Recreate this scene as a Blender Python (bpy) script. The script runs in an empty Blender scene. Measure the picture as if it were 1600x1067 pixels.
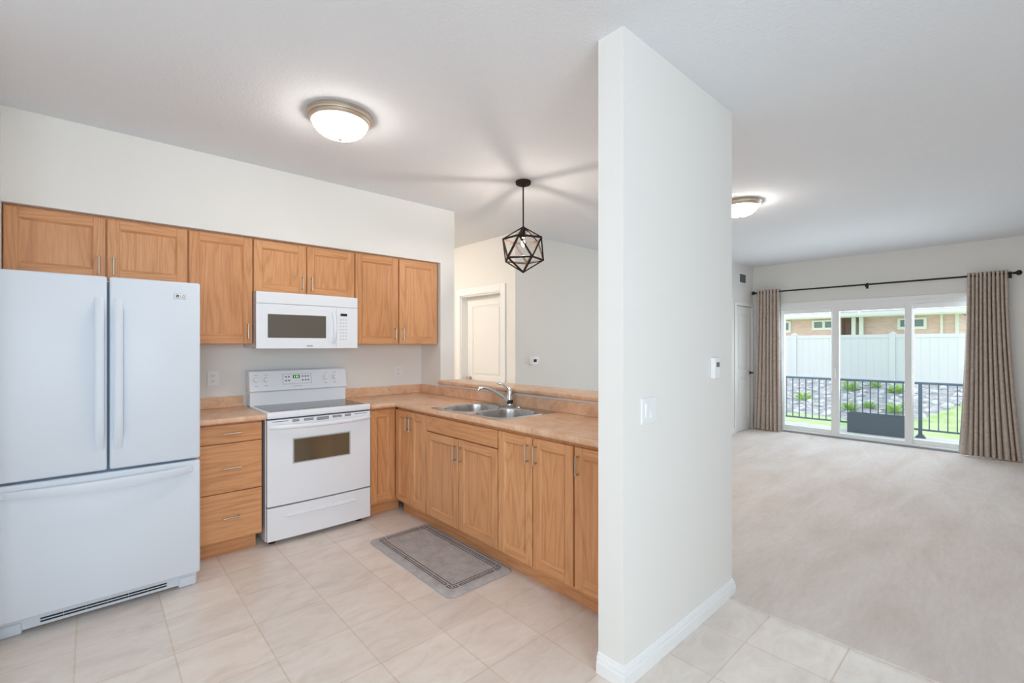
import bpy, bmesh, math, random
from mathutils import Vector, Matrix
random.seed(7)
PI = math.pi
sc = bpy.context.scene
COL = sc.collection

# ------------------------------------------------------------------ camera, sky, light, exposure
CAM_H = 1.403
YAW = math.radians(47.71)                      # angle of the view direction from +X towards +Y
cam_d = bpy.data.cameras.new('camera')
cam_d.sensor_width = 36.0
cam_d.lens = 721.06 / 1600 * 36.0
cam_d.shift_y = 5.45 / 1600
cam_d.clip_start = 0.05
cam = bpy.data.objects.new('camera', cam_d)
COL.objects.link(cam)
cam.location = (0, 0, CAM_H)
cam.rotation_euler = (PI / 2, 0, YAW - PI / 2)
sc.camera = cam

world = bpy.data.worlds.new('overcast_sky')
sc.world = world
world.use_nodes = True
wn = world.node_tree.nodes
wn['Background'].inputs[0].default_value = (0.92, 0.96, 1.0, 1)
wn['Background'].inputs[1].default_value = 0.52

def area_light(name, loc, rot, sx, sy, power, color):
    d = bpy.data.lights.new(name, 'AREA')
    d.shape = 'RECTANGLE'; d.size = sx; d.size_y = sy
    d.energy = power; d.color = color
    o = bpy.data.objects.new(name, d); COL.objects.link(o)
    o.location = loc; o.rotation_euler = rot
    return o
DAY = (0.84, 0.92, 1.0)
area_light('fill_daylight_rear', (-0.55, -3.02, 1.55), (PI / 2, 0, 0), 2.0, 1.7, 39, DAY)             # fill light added outside an added, unseen window behind the camera
area_light('fill_daylight_left', (-2.02, -0.3, 1.55), (PI / 2, 0, -PI / 2), 3.0, 1.7, 9, DAY)     # second added fill light, outside the added left window
area_light('daylight_patio', (8.75, 1.45, 1.5), (PI / 2, 0, PI / 2), 2.3, 1.6, 34, DAY)        # under the balcony edge, at the patio door
LAMP_W = (1.0, 0.92, 0.84)
BOWL_STRENGTH = 9.5
BULB_STRENGTH = 300.0

vs = sc.view_settings
sc.display_settings.display_device = 'sRGB'
vs.view_transform = 'Standard'
vs.look = 'None'
vs.exposure = 1.68
vs.gamma = 1.0
vs.use_curve_mapping = False
sc.cycles.max_bounces = 10
sc.cycles.diffuse_bounces = 6
sc.cycles.glossy_bounces = 4
sc.cycles.transparent_max_bounces = 12
sc.cycles.sample_clamp_indirect = 6.0
sc.cycles.caustics_reflective = False
sc.cycles.caustics_refractive = False

# ------------------------------------------------------------------ materials
def new_mat(name):
    m = bpy.data.materials.new(name); m.use_nodes = True
    nt = m.node_tree
    return m, nt, nt.nodes['Principled BSDF']

def rgb(r, g, b):                                # sRGB 0-255 to linear
    f = lambda c: (c / 255 / 12.92) if c <= 10 else ((c / 255 + 0.055) / 1.055) ** 2.4
    return (f(r), f(g), f(b), 1)

def flat(name, col, rough=0.5, metal=0.0, spec=None, coat=0.0):
    m, nt, b = new_mat(name)
    b.inputs['Base Color'].default_value = col
    b.inputs['Roughness'].default_value = rough
    b.inputs['Metallic'].default_value = metal
    if spec is not None: b.inputs['Specular IOR Level'].default_value = spec
    if coat: b.inputs['Coat Weight'].default_value = coat
    n = nt.nodes.new('ShaderNodeTexNoise'); n.inputs['Scale'].default_value = 7
    mp = nt.nodes.new('ShaderNodeMapRange')
    mp.inputs['To Min'].default_value = max(rough - 0.03, 0.02); mp.inputs['To Max'].default_value = rough + 0.03
    nt.links.new(n.outputs['Fac'], mp.inputs['Value']); nt.links.new(mp.outputs[0], b.inputs['Roughness'])
    return m

def coords(nt, scale=(1, 1, 1), loc=(0, 0, 0), jitter=False):
    tc = nt.nodes.new('ShaderNodeTexCoord'); mp = nt.nodes.new('ShaderNodeMapping')
    mp.inputs['Scale'].default_value = scale; mp.inputs['Location'].default_value = loc
    src = tc.outputs['Object']
    if jitter:
        oi = nt.nodes.new('ShaderNodeObjectInfo'); vm = nt.nodes.new('ShaderNodeVectorMath'); vm.operation = 'MULTIPLY_ADD'
        cb = nt.nodes.new('ShaderNodeCombineXYZ')
        for i in range(3): nt.links.new(oi.outputs['Random'], cb.inputs[i])
        nt.links.new(cb.outputs[0], vm.inputs[0]); vm.inputs[1].default_value = (7, 11, 13)
        nt.links.new(tc.outputs['Object'], vm.inputs[2]); src = vm.outputs[0]
    nt.links.new(src, mp.inputs['Vector'])
    return mp.outputs[0]

def noise(nt, vec, scale, detail=2, rough=0.5, dist=0.0):
    n = nt.nodes.new('ShaderNodeTexNoise')
    n.inputs['Scale'].default_value = scale; n.inputs['Detail'].default_value = detail
    n.inputs['Roughness'].default_value = rough; n.inputs['Distortion'].default_value = dist
    nt.links.new(vec, n.inputs['Vector'])
    return n

def ramp(nt, fac, stops):
    r = nt.nodes.new('ShaderNodeValToRGB'); e = r.color_ramp.elements
    e[0].position, e[0].color = stops[0]; e[1].position, e[1].color = stops[-1]
    for p, c in stops[1:-1]:
        k = e.new(p); k.color = c
    nt.links.new(fac, r.inputs[0])
    return r

def mix(nt, a, b, fac, mode='MIX'):
    m = nt.nodes.new('ShaderNodeMix'); m.data_type = 'RGBA'; m.blend_type = mode
    for s, v in ((0, fac), (6, a), (7, b)):
        if hasattr(v, 'is_linked') or hasattr(v, 'links'): nt.links.new(v, m.inputs[s])
        else: m.inputs[s].default_value = v
    return m.outputs[2]

def bump(nt, b, fac, strength, dist=0.002):
    n = nt.nodes.new('ShaderNodeBump'); n.inputs['Strength'].default_value = strength; n.inputs['Distance'].default_value = dist
    nt.links.new(fac, n.inputs['Height']); nt.links.new(n.outputs[0], b.inputs['Normal'])

def paint(name, col, bscale, bstr, rough=0.85):
    m, nt, b = new_mat(name)
    v = coords(nt)
    n = noise(nt, v, bscale, 3)
    r = ramp(nt, n.outputs['Fac'], [(0.0, tuple(c * 0.985 for c in col[:3]) + (1,)), (1.0, col)])
    nt.links.new(r.outputs[0], b.inputs['Base Color'])
    b.inputs['Roughness'].default_value = rough
    b.inputs['Specular IOR Level'].default_value = 0.25
    bump(nt, b, n.outputs['Fac'], bstr, 0.003)
    return m

def oak(name, axis):
    """red-brown oak with open grain running along axis"""
    m, nt, b = new_mat(name)
    s = [60.0, 60.0, 60.0]; s['xyz'.index(axis)] = 2.2
    v = coords(nt, tuple(s), jitter=True)
    fine = noise(nt, v, 2.6, 5, 0.7)
    s2 = [4.6, 4.6, 4.6]; s2['xyz'.index(axis)] = 0.40
    v2 = coords(nt, tuple(s2), (3, 5, 1), jitter=True)
    broad = noise(nt, v2, 1.0, 2.5, 0.45, 0.25)
    ml = nt.nodes.new('ShaderNodeMath'); ml.operation = 'MULTIPLY'; ml.inputs[1].default_value = 110.0     # contour lines of a slow noise: cathedral grain
    sn = nt.nodes.new('ShaderNodeMath'); sn.operation = 'SINE'
    nt.links.new(broad.outputs['Fac'], ml.inputs[0]); nt.links.new(ml.outputs[0], sn.inputs[0])
    mr = nt.nodes.new('ShaderNodeMapRange'); mr.inputs['From Min'].default_value = -1
    nt.links.new(sn.outputs[0], mr.inputs['Value'])
    grain = ramp(nt, fine.outputs['Fac'], [(0.28, rgb(196, 137, 91)), (0.5, rgb(213, 156, 109)), (0.75, rgb(221, 167, 122))])
    ring = ramp(nt, mr.outputs[0], [(0.0, (0.87, 0.81, 0.75, 1)), (0.3, (0.97, 0.965, 0.955, 1)), (1.0, (1.02, 1.02, 1.02, 1))])
    c = mix(nt, grain.outputs[0], ring.outputs[0], 0.85, 'MULTIPLY')
    oi = nt.nodes.new('ShaderNodeObjectInfo')
    tone = ramp(nt, oi.outputs['Random'], [(0.0, (0.95, 0.90, 0.86, 1)), (1.0, (1.03, 1.04, 1.05, 1))])
    c = mix(nt, c, tone.outputs[0], 1.0, 'MULTIPLY')
    nt.links.new(c, b.inputs['Base Color'])
    b.inputs['Roughness'].default_value = 0.42
    b.inputs['Specular IOR Level'].default_value = 0.4
    bump(nt, b, fine.outputs['Fac'], 0.12, 0.001)
    return m

MT = {}
MT['wall'] = paint('wall_paint', rgb(233, 231, 227), 90, 0.04)
MT['ceiling'] = paint('stippled_ceiling_paint', rgb(231, 233, 237), 75, 0.9, 0.95)
MT['trim'] = flat('white_trim_paint', rgb(240, 240, 240), 0.35)
MT['door'] = flat('white_door_paint', rgb(236, 235, 232), 0.4)
MT['oak_x'] = oak('oak_grain_x', 'x'); MT['oak_y'] = oak('oak_grain_y', 'y'); MT['oak_z'] = oak('oak_grain_z', 'z')
MT['cavity'] = flat('shadow_gap_black', (0.01, 0.009, 0.008, 1), 0.9)
MT['fridge'] = flat('white_enamel_refrigerator', rgb(214, 221, 230), 0.42, spec=0.35)
MT['white'] = flat('white_enamel', rgb(236, 239, 245), 0.2, coat=0.3)
MT['plastic'] = flat('white_plastic', rgb(238, 238, 238), 0.35)
MT['grey_plastic'] = flat('grey_plastic', rgb(150, 155, 165), 0.4)
MT['seam'] = flat('blue_grey_gasket', rgb(120, 145, 168), 0.5)
MT['black'] = flat('black_plastic', (0.012, 0.012, 0.012, 1), 0.45)
MT['dark_glass'] = flat('oven_glass_brown_reflection', (0.10, 0.075, 0.045, 1), 0.07, spec=1.0, coat=1.0)  # brown base colour stands in for the reflected cabinets and floor
MT['micro_glass'] = flat('grey_microwave_glass', rgb(98, 92, 84), 0.12, spec=0.5)
MT['cook_glass'] = flat('ceramic_cooktop_glass', (0.035, 0.036, 0.04, 1), 0.08, spec=0.9)
MT['oven_frame'] = flat('grey_oven_window_frame', rgb(176, 180, 178), 0.35)
MT['nickel'] = flat('brushed_nickel', rgb(196, 186, 174), 0.33, 1.0)
MT['chrome'] = flat('chrome', rgb(225, 226, 228), 0.1, 1.0)
MT['steel'] = flat('brushed_stainless_steel', rgb(190, 188, 186), 0.28, 1.0)
MT['iron'] = flat('dark_bronze_iron', rgb(52, 41, 35), 0.75, 0.0, spec=0.2)
MT['rod'] = flat('black_iron_rod', (0.012, 0.011, 0.01, 1), 0.45, 0.3)
MT['pewter'] = flat('satin_pewter_ring', rgb(205, 194, 178), 0.35, 0.85)
MT['mark'] = flat('grey_print', rgb(120, 120, 126), 0.6)
MT['logo'] = flat('dark_grey_print', rgb(38, 40, 50), 0.5)
MT['badge'] = flat('silver_badge', rgb(205, 208, 214), 0.3, 0.4)
MT['lcd'] = flat('dark_lcd_screen', (0.02, 0.022, 0.02, 1), 0.2)
MT['lcd_blue'] = flat('blue_black_display', rgb(38, 40, 66), 0.15)
MT['lcd_grey'] = flat('grey_lcd_screen', rgb(104, 108, 108), 0.25)
MT['rail'] = flat('slate_painted_railing', rgb(84, 102, 118), 0.45)  # slate tone lightened, outdoor glare put into the colour
MT['vinyl'] = flat('white_vinyl', rgb(240, 241, 240), 0.3)
MT['fence'] = flat('white_vinyl_fence', rgb(228, 230, 232), 0.5)
MT['planter'] = flat('charcoal_planter', rgb(92, 98, 106), 0.7)
MT['soil'] = flat('dark_soil', rgb(96, 88, 84), 0.95)
MT['roof'] = flat('pale_shingles', rgb(190, 190, 192), 0.9)
MT['win_dark'] = flat('grey_window_pane', rgb(120, 138, 146), 0.15)
MT['trunk'] = flat('bark', rgb(110, 96, 84), 0.9)
MT['duct'] = flat('dark_duct', rgb(70, 72, 70), 0.7)
MT['lining'] = flat('white_curtain_lining', rgb(225, 228, 232), 0.9)

def emit(name, col, strength):
    m = bpy.data.materials.new(name); m.use_nodes = True
    nt = m.node_tree; nt.nodes.remove(nt.nodes['Principled BSDF'])
    e = nt.nodes.new('ShaderNodeEmission'); e.inputs[0].default_value = (*col, 1); e.inputs[1].default_value = strength
    nt.links.new(e.outputs[0], nt.nodes['Material Output'].inputs[0])
    return m
MT['bowl'] = emit('lit_alabaster_glass', LAMP_W, BOWL_STRENGTH)
MT['bowl_hall'] = emit('lit_hall_alabaster_glass', (1.0, 0.90, 0.78), BOWL_STRENGTH * 5.0)
MT['bowl_living'] = emit('lit_living_alabaster_glass', LAMP_W, BOWL_STRENGTH * 1.5)
MT['bulb'] = emit('lit_bulb', LAMP_W, BULB_STRENGTH)
MT['digits'] = emit('green_clock_digits', (0.3, 1.0, 0.35), 0.7)

def pane(name, tint=(1, 1, 1), refl=0.06):
    m = bpy.data.materials.new(name); m.use_nodes = True
    nt = m.node_tree; nt.nodes.remove(nt.nodes['Principled BSDF'])
    t = nt.nodes.new('ShaderNodeBsdfTransparent'); t.inputs[0].default_value = (*tint, 1)
    g = nt.nodes.new('ShaderNodeBsdfGlossy'); g.inputs['Roughness'].default_value = 0.02
    fr = nt.nodes.new('ShaderNodeFresnel'); fr.inputs[0].default_value = 1.45
    ml = nt.nodes.new('ShaderNodeMath'); ml.operation = 'MULTIPLY'; ml.inputs[1].default_value = refl * 10
    nt.links.new(fr.outputs[0], ml.inputs[0])
    x = nt.nodes.new('ShaderNodeMixShader')
    nt.links.new(ml.outputs[0], x.inputs[0]); nt.links.new(t.outputs[0], x.inputs[1]); nt.links.new(g.outputs[0], x.inputs[2])
    nt.links.new(x.outputs[0], nt.nodes['Material Output'].inputs[0])
    return m
MT['bulb_glass'] = pane('clear_bulb_glass', (1, 0.97, 0.93), 0.05)
MT['glass_grey'] = pane('screened_window_glass', (0.86, 0.905, 0.92), 0.05)
MT['glass'] = pane('window_glass', (0.96, 0.99, 1.0), 0.05)

def laminate():
    m, nt, b = new_mat('mottled_tan_laminate')
    v = coords(nt)
    a = noise(nt, v, 9, 6, 0.68, 0.6); f = noise(nt, v, 60, 3, 0.6)
    c1 = ramp(nt, a.outputs['Fac'], [(0.28, rgb(204, 156, 120)), (0.5, rgb(227, 186, 153)), (0.72, rgb(236, 207, 180))])
    c2 = ramp(nt, f.outputs['Fac'], [(0.3, (0.86, 0.83, 0.80, 1)), (0.7, (1.05, 1.05, 1.05, 1))])
    nt.links.new(mix(nt, c1.outputs[0], c2.outputs[0], 0.7, 'MULTIPLY'), b.inputs['Base Color'])
    b.inputs['Roughness'].default_value = 0.32
    return m
MT['laminate'] = laminate()

def tiles():
    m, nt, b = new_mat('beige_ceramic_tile')
    v = coords(nt, (1, 1, 1), (-0.610 + 0.3335 * 20, -1.895 + 0.3415 * 20, 0))
    br = nt.nodes.new('ShaderNodeTexBrick'); br.offset = 0.0; br.squash = 1.0
    br.inputs['Scale'].default_value = 1.0
    br.inputs['Brick Width'].default_value = 0.3335; br.inputs['Row Height'].default_value = 0.3415
    br.inputs['Mortar Size'].default_value = 0.0036; br.inputs['Mortar Smooth'].default_value = 0.3
    br.inputs['Color1'].default_value = (0.93, 0.93, 0.93, 1); br.inputs['Color2'].default_value = (1.03, 1.03, 1.03, 1)
    br.inputs['Mortar'].default_value = (0.90, 0.84, 0.77, 1)
    nt.links.new(v, br.inputs['Vector'])
    v2 = coords(nt, (1.0, 2.2, 1))
    a = noise(nt, v2, 4.5, 7, 0.66, 0.8); f = noise(nt, coords(nt), 2.0, 2)
    c = ramp(nt, a.outputs['Fac'], [(0.30, rgb(220, 207, 196)), (0.5, rgb(232, 221, 212)), (0.72, rgb(239, 231, 224))])
    c0 = mix(nt, c.outputs[0], br.outputs['Color'], 1.0, 'MULTIPLY')
    nt.links.new(c0, b.inputs['Base Color'])
    rr = nt.nodes.new('ShaderNodeMapRange'); rr.inputs['To Min'].default_value = 0.34; rr.inputs['To Max'].default_value = 0.8
    nt.links.new(br.outputs['Fac'], rr.inputs['Value']); nt.links.new(rr.outputs[0], b.inputs['Roughness'])
    inv = nt.nodes.new('ShaderNodeMath'); inv.operation = 'SUBTRACT'; inv.inputs[0].default_value = 1.0
    nt.links.new(br.outputs['Fac'], inv.inputs[1])
    bump(nt, b, inv.outputs[0], 0.5, 0.002)
    return m
MT['tile'] = tiles()

def carpet_mat():
    m, nt, b = new_mat('beige_carpet_pile')
    a = noise(nt, coords(nt, (0.9, 3.2, 1)), 1.1, 6, 0.62, 0.5)
    f = noise(nt, coords(nt), 420, 2); g = noise(nt, coords(nt, (2.2, 9.0, 1)), 4.0, 4, 0.6)
    c = ramp(nt, a.outputs['Fac'], [(0.32, rgb(224, 212, 204)), (0.52, rgb(234, 224, 218)), (0.7, rgb(240, 232, 228))])
    c2 = ramp(nt, f.outputs['Fac'], [(0.2, (0.86, 0.855, 0.85, 1)), (0.8, (1.06, 1.06, 1.06, 1))])
    c3 = ramp(nt, g.outputs['Fac'], [(0.35, (0.95, 0.945, 0.94, 1)), (0.6, (1, 1, 1, 1))])
    x = mix(nt, c.outputs[0], c2.outputs[0], 1.0, 'MULTIPLY'); x = mix(nt, x, c3.outputs[0], 1.0, 'MULTIPLY')
    nt.links.new(x, b.inputs['Base Color']); b.inputs['Roughness'].default_value = 1.0
    b.inputs['Specular IOR Level'].default_value = 0.1
    bump(nt, b, f.outputs['Fac'], 0.6, 0.004)
    return m
MT['carpet'] = carpet_mat()

def fabric(name, c1, c2, c3, scale):
    m, nt, b = new_mat(name)
    a = noise(nt, coords(nt, (1, 1, 1)), scale, 4, 0.7); f = noise(nt, coords(nt, (3, 3, 1)), scale * 6, 2)
    r = ramp(nt, a.outputs['Fac'], [(0.3, c1), (0.5, c2), (0.72, c3)])
    r2 = ramp(nt, f.outputs['Fac'], [(0.3, (0.88, 0.88, 0.88, 1)), (0.7, (1.06, 1.06, 1.06, 1))])
    nt.links.new(mix(nt, r.outputs[0], r2.outputs[0], 1.0, 'MULTIPLY'), b.inputs['Base Color'])
    b.inputs['Roughness'].default_value = 0.95; b.inputs['Specular IOR Level'].default_value = 0.15
    bump(nt, b, f.outputs['Fac'], 0.3, 0.001)
    return m
MT['curtain'] = fabric('taupe_linen_curtain', rgb(184, 168, 155), rgb(198, 183, 171), rgb(212, 198, 187), 26)
MT['mat'] = fabric('grey_cushioned_mat_top', rgb(164, 160, 158), rgb(180, 176, 175), rgb(192, 188, 188), 14)
MT['matline'] = flat('dark_mat_groove', rgb(52, 45, 42), 0.8)
MT['grass'] = fabric('spring_grass', rgb(172, 200, 130), rgb(196, 218, 158), rgb(216, 230, 186), 3)  # green lightened and dulled to carry the outdoor overexposure
MT['bank'] = fabric('garden_bank_soil', rgb(150, 150, 158), rgb(186, 186, 192), rgb(220, 220, 224), 5)  # soil tones lightened so the bank looks washed out by daylight
MT['stone'] = fabric('pale_garden_rock', rgb(205, 202, 204), rgb(230, 228, 230), rgb(245, 244, 245), 6)
MT['leaf'] = flat('spring_leaf_green', rgb(182, 214, 130), 0.7)  # leaf greens here and below paled for the overexposed garden
MT['tree_leaf'] = flat('tree_leaf_green', rgb(176, 206, 166), 0.7)
MT['deck'] = flat('pale_concrete_deck', rgb(226, 224, 224), 0.8)

def brick_mat():
    m, nt, b = new_mat('overexposed_red_brick')
    tc = nt.nodes.new('ShaderNodeTexCoord'); sp = nt.nodes.new('ShaderNodeSeparateXYZ'); cb = nt.nodes.new('ShaderNodeCombineXYZ')
    nt.links.new(tc.outputs['Object'], sp.inputs[0]); nt.links.new(sp.outputs[1], cb.inputs[0]); nt.links.new(sp.outputs[2], cb.inputs[1])
    br = nt.nodes.new('ShaderNodeTexBrick'); br.inputs['Scale'].default_value = 1.0
    br.inputs['Brick Width'].default_value = 0.21; br.inputs['Row Height'].default_value = 0.075
    br.inputs['Mortar Size'].default_value = 0.008
    br.inputs['Color1'].default_value = rgb(240, 200, 198); br.inputs['Color2'].default_value = rgb(230, 184, 182)  # red brick paled, overexposure put into the brick colours
    br.inputs['Mortar'].default_value = rgb(222, 212, 208)
    nt.links.new(cb.outputs[0], br.inputs['Vector']); nt.links.new(br.outputs['Color'], b.inputs['Base Color'])
    b.inputs['Roughness'].default_value = 0.9
    return m
MT['brick'] = brick_mat()

# ------------------------------------------------------------------ mesh helpers (world coordinates)
def wloc(o):
    v = Vector((0, 0, 0))
    while o is not None:
        v += o.location; o = o.parent
    return v

def thing(name, label, cat, loc=(0, 0, 0), group=None, kind=None):
    o = bpy.data.objects.new(name, None); COL.objects.link(o)
    o.empty_display_size = 0.1
    o.location = loc
    tag(o, label, cat, group, kind)
    return o

def tag(o, label=None, cat=None, group=None, kind=None):
    if label: o['label'] = label
    if cat: o['category'] = cat
    if group: o['group'] = group
    if kind: o['kind'] = kind
    return o

def obj(name, bm, mats, parent=None, label=None, smooth=False, origin=None, auto=None):
    if not isinstance(mats, (list, tuple)): mats = [mats]
    base = wloc(parent) if parent is not None else Vector(origin or (0, 0, 0))
    bmesh.ops.translate(bm, verts=bm.verts[:], vec=-base)
    bmesh.ops.recalc_face_normals(bm, faces=bm.faces[:])
    me = bpy.data.meshes.new(name)
    bm.to_mesh(me); bm.free()
    for k in mats: me.materials.append(MT[k] if isinstance(k, str) else k)
    if smooth:
        for p in me.polygons: p.use_smooth = True
        try: me.set_sharp_from_angle(angle=math.radians(auto or 40))
        except Exception: pass
    o = bpy.data.objects.new(name, me); COL.objects.link(o)
    if parent is not None: o.parent = parent
    else: o.location = base
    if label: o['label'] = label
    return o

def B(): return bmesh.new()

def box(bm, x0, x1, y0, y1, z0, z1, mat=0, bevel=0.0, seg=2):
    vs_ = [bm.verts.new(p) for p in ((x0, y0, z0), (x1, y0, z0), (x1, y1, z0), (x0, y1, z0), (x0, y0, z1), (x1, y0, z1), (x1, y1, z1), (x0, y1, z1))]
    fs = [bm.faces.new([vs_[i] for i in q]) for q in ((3, 2, 1, 0), (4, 5, 6, 7), (0, 1, 5, 4), (1, 2, 6, 5), (2, 3, 7, 6), (3, 0, 4, 7))]
    for f in fs: f.material_index = mat
    if bevel > 0:
        es = list({e for f in fs for e in f.edges})
        r = bmesh.ops.bevel(bm, geom=es, offset=bevel, segments=seg, profile=0.5, affect='EDGES', clamp_overlap=True)
        for f in r['faces']: f.material_index = mat
    return vs_

def quad(bm, pts, mat=0):
    f = bm.faces.new([bm.verts.new(p) for p in pts]); f.material_index = mat
    return f

def prism(bm, poly, axis, a, b, mat=0):
    """extrude a 2-D polygon along axis from a to b"""
    def p3(u, v, w):
        return {'x': (w, u, v), 'y': (u, w, v), 'z': (u, v, w)}[axis]
    A = [bm.verts.new(p3(u, v, a)) for u, v in poly]; Bv = [bm.verts.new(p3(u, v, b)) for u, v in poly]
    n = len(poly); fs = [bm.faces.new(A), bm.faces.new(Bv[::-1])]
    for i in range(n): fs.append(bm.faces.new((A[i], A[(i + 1) % n], Bv[(i + 1) % n], Bv[i])))
    for f in fs: f.material_index = mat
    return fs

def frame_of(d):
    d = Vector(d).normalized()
    u = d.cross(Vector((0, 0, 1)))
    if u.length < 1e-4: u = d.cross(Vector((1, 0, 0)))
    u.normalize()
    return u, d.cross(u).normalized()

def tube(bm, pts, rad, seg=12, mat=0, caps=True, flatten=1.0):
    pts = [Vector(p) for p in pts]; n = len(pts)
    rr = rad if isinstance(rad, (list, tuple)) else [rad] * n
    rings = []; u0 = None
    for i, p in enumerate(pts):
        d = (pts[min(i + 1, n - 1)] - pts[max(i - 1, 0)]).normalized()
        if u0 is None: u, v = frame_of(d)
        else:
            u = (u0 - d * u0.dot(d)).normalized(); v = d.cross(u).normalized()
        u0 = u
        rings.append([bm.verts.new(p + (u * math.cos(2 * PI * k / seg) + v * flatten * math.sin(2 * PI * k / seg)) * rr[i]) for k in range(seg)])
    fs = []
    for i in range(n - 1):
        for k in range(seg):
            fs.append(bm.faces.new((rings[i][k], rings[i][(k + 1) % seg], rings[i + 1][(k + 1) % seg], rings[i + 1][k])))
    if caps: fs.append(bm.faces.new(rings[0][::-1])); fs.append(bm.faces.new(rings[-1]))
    for f in fs: f.material_index = mat
    return fs

def lathe(bm, prof, c, seg=32, axis='z', mat=0):
    """profile of (radius, height) turned about axis through c"""
    rings = []
    for r, h in prof:
        ring = []
        for k in range(seg):
            a = 2 * PI * k / seg; u, v = r * math.cos(a), r * math.sin(a)
            p = {'z': (u, v, h), 'x': (h, u, v), 'y': (u, h, v)}[axis]
            ring.append(bm.verts.new((c[0] + p[0], c[1] + p[1], c[2] + p[2])))
        rings.append(ring)
    fs = []
    for i in range(len(rings) - 1):
        for k in range(seg):
            fs.append(bm.faces.new((rings[i][k], rings[i][(k + 1) % seg], rings[i + 1][(k + 1) % seg], rings[i + 1][k])))
    fs.append(bm.faces.new(rings[0][::-1])); fs.append(bm.faces.new(rings[-1]))
    for f in fs: f.material_index = mat
    return fs

def grid_slab(bm, xs, ys, fill, z0, z1, mat=0):
    vt, vb = {}, {}
    def V(d, i, j, z):
        if (i, j) not in d: d[(i, j)] = bm.verts.new((xs[i], ys[j], z))
        return d[(i, j)]
    n, m = len(xs) - 1, len(ys) - 1
    ok = lambda i, j: 0 <= i < n and 0 <= j < m and fill(i, j)
    for i in range(n):
        for j in range(m):
            if not ok(i, j): continue
            c = [(i, j), (i + 1, j), (i + 1, j + 1), (i, j + 1)]
            bm.faces.new([V(vt, *p, z1) for p in c]); bm.faces.new([V(vb, *p, z0) for p in c][::-1])
            for (di, dj, a, b_) in ((0, -1, 0, 1), (1, 0, 1, 2), (0, 1, 2, 3), (-1, 0, 3, 0)):
                if not ok(i + di, j + dj):
                    bm.faces.new((V(vb, *c[a], z0), V(vb, *c[b_], z0), V(vt, *c[b_], z1), V(vt, *c[a], z1)))

def text_bm(s, size, origin, right, up, depth=0.0006):
    cu = bpy.data.curves.new('lettering', 'FONT'); cu.body = s; cu.size = size; cu.extrude = depth
    cu.align_x = 'CENTER'; cu.align_y = 'CENTER'
    o = bpy.data.objects.new('lettering', cu); COL.objects.link(o)
    dg = bpy.context.evaluated_depsgraph_get()
    me = bpy.data.meshes.new_from_object(o.evaluated_get(dg))
    bpy.data.objects.remove(o); bpy.data.curves.remove(cu)
    bm = B(); bm.from_mesh(me); bpy.data.meshes.remove(me)
    r, u = Vector(right), Vector(up); n = r.cross(u)
    for v in bm.verts: v.co = Vector(origin) + r * v.co.x + u * v.co.y + n * v.co.z
    return bm

def structure(name, bm, mats, label=None, parent=None, smooth=False):
    o = obj(name, bm, mats, parent, smooth=smooth)
    if parent is None: tag(o, label, None, None, 'structure')
    return o

# ------------------------------------------------------------------ the shell
HC = 2.7127
XS0, XS1, YS0, YS1 = 1.6115, 2.6727, 1.0925, 1.2194        # partition
YB, YSF, XE, XE1 = 4.090, 3.7395, 2.4745, 2.6345           # back wall, soffit face, fin wall
XD, YG, XW, YL = 3.636, 3.940, 8.265, 3.033
XL, YR = -1.70, -2.70                                      # unseen walls beside and behind the camera

b = B(); box(b, -1.82, 2.595, -2.82, 7.0, -0.05, 0)
structure('floor', b, 'tile', 'beige ceramic tile floor of the kitchen and hall')
b = B(); box(b, 2.595, XW + 0.02, -2.82, 7.0, -0.05, 0.006, bevel=0.004)
structure('floor_carpet', b, 'carpet', 'beige carpet across the living room floor')
b = B(); box(b, -1.82, XW + 0.12, -2.82, 7.12, HC, HC + 0.08)
structure('ceiling', b, 'ceiling', 'white stippled ceiling over kitchen and living room')

b = B(); box(b, -0.49, XE, YB, YB + 0.12, 0, HC)
structure('wall_back', b, 'wall', 'off-white kitchen wall behind the range')
b = B(); box(b, -0.37, XE, YSF, YB, 2.191, HC)
structure('wall_soffit', b, 'wall', 'off-white bulkhead above the wall cabinets')
b = B(); box(b, XE, XE1, YSF, YB + 0.12, 0, HC)
structure('wall_fin', b, 'wall', 'short off-white wall end right of the wall cabinets')
b = B(); box(b, XE, XE1, YS1, YSF, 0, 1.027)
structure('wall_pony', b, 'wall', 'low white wall between kitchen counter and dining area')
b = B(); box(b, XS0, XS1, YS0, YS1, 0, HC)
structure('wall_partition', b, 'wall', 'white full-height wall end carrying the light switch')
b = B()
box(b, -0.49, -0.37, 2.70, YB, 0, HC); box(b, XL - 0.12, -0.49, 2.70, 2.82, 0, HC)
WLY0, WLY1, WZ0, WZ1 = -1.8, 1.2, 0.70, 2.40  # opening for the added left window
box(b, XL - 0.12, XL, YR, WLY0, 0, HC); box(b, XL - 0.12, XL, WLY1, 2.70, 0, HC)
box(b, XL - 0.12, XL, WLY0, WLY1, 0, WZ0); box(b, XL - 0.12, XL, WLY0, WLY1, WZ1, HC)
structure('wall_left', b, 'wall', 'off-white wall left of the refrigerator')
WRX0, WRX1 = -1.55, 0.45  # opening for the added rear window
b = B()
box(b, XL - 0.12, WRX0, YR - 0.12, YR, 0, HC); box(b, WRX1, XW + 0.12, YR - 0.12, YR, 0, HC)
box(b, WRX0, WRX1, YR - 0.12, YR, 0, WZ0); box(b, WRX0, WRX1, YR - 0.12, YR, WZ1, HC)
structure('wall_rear', b, 'wall', 'off-white wall behind the camera')
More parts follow.
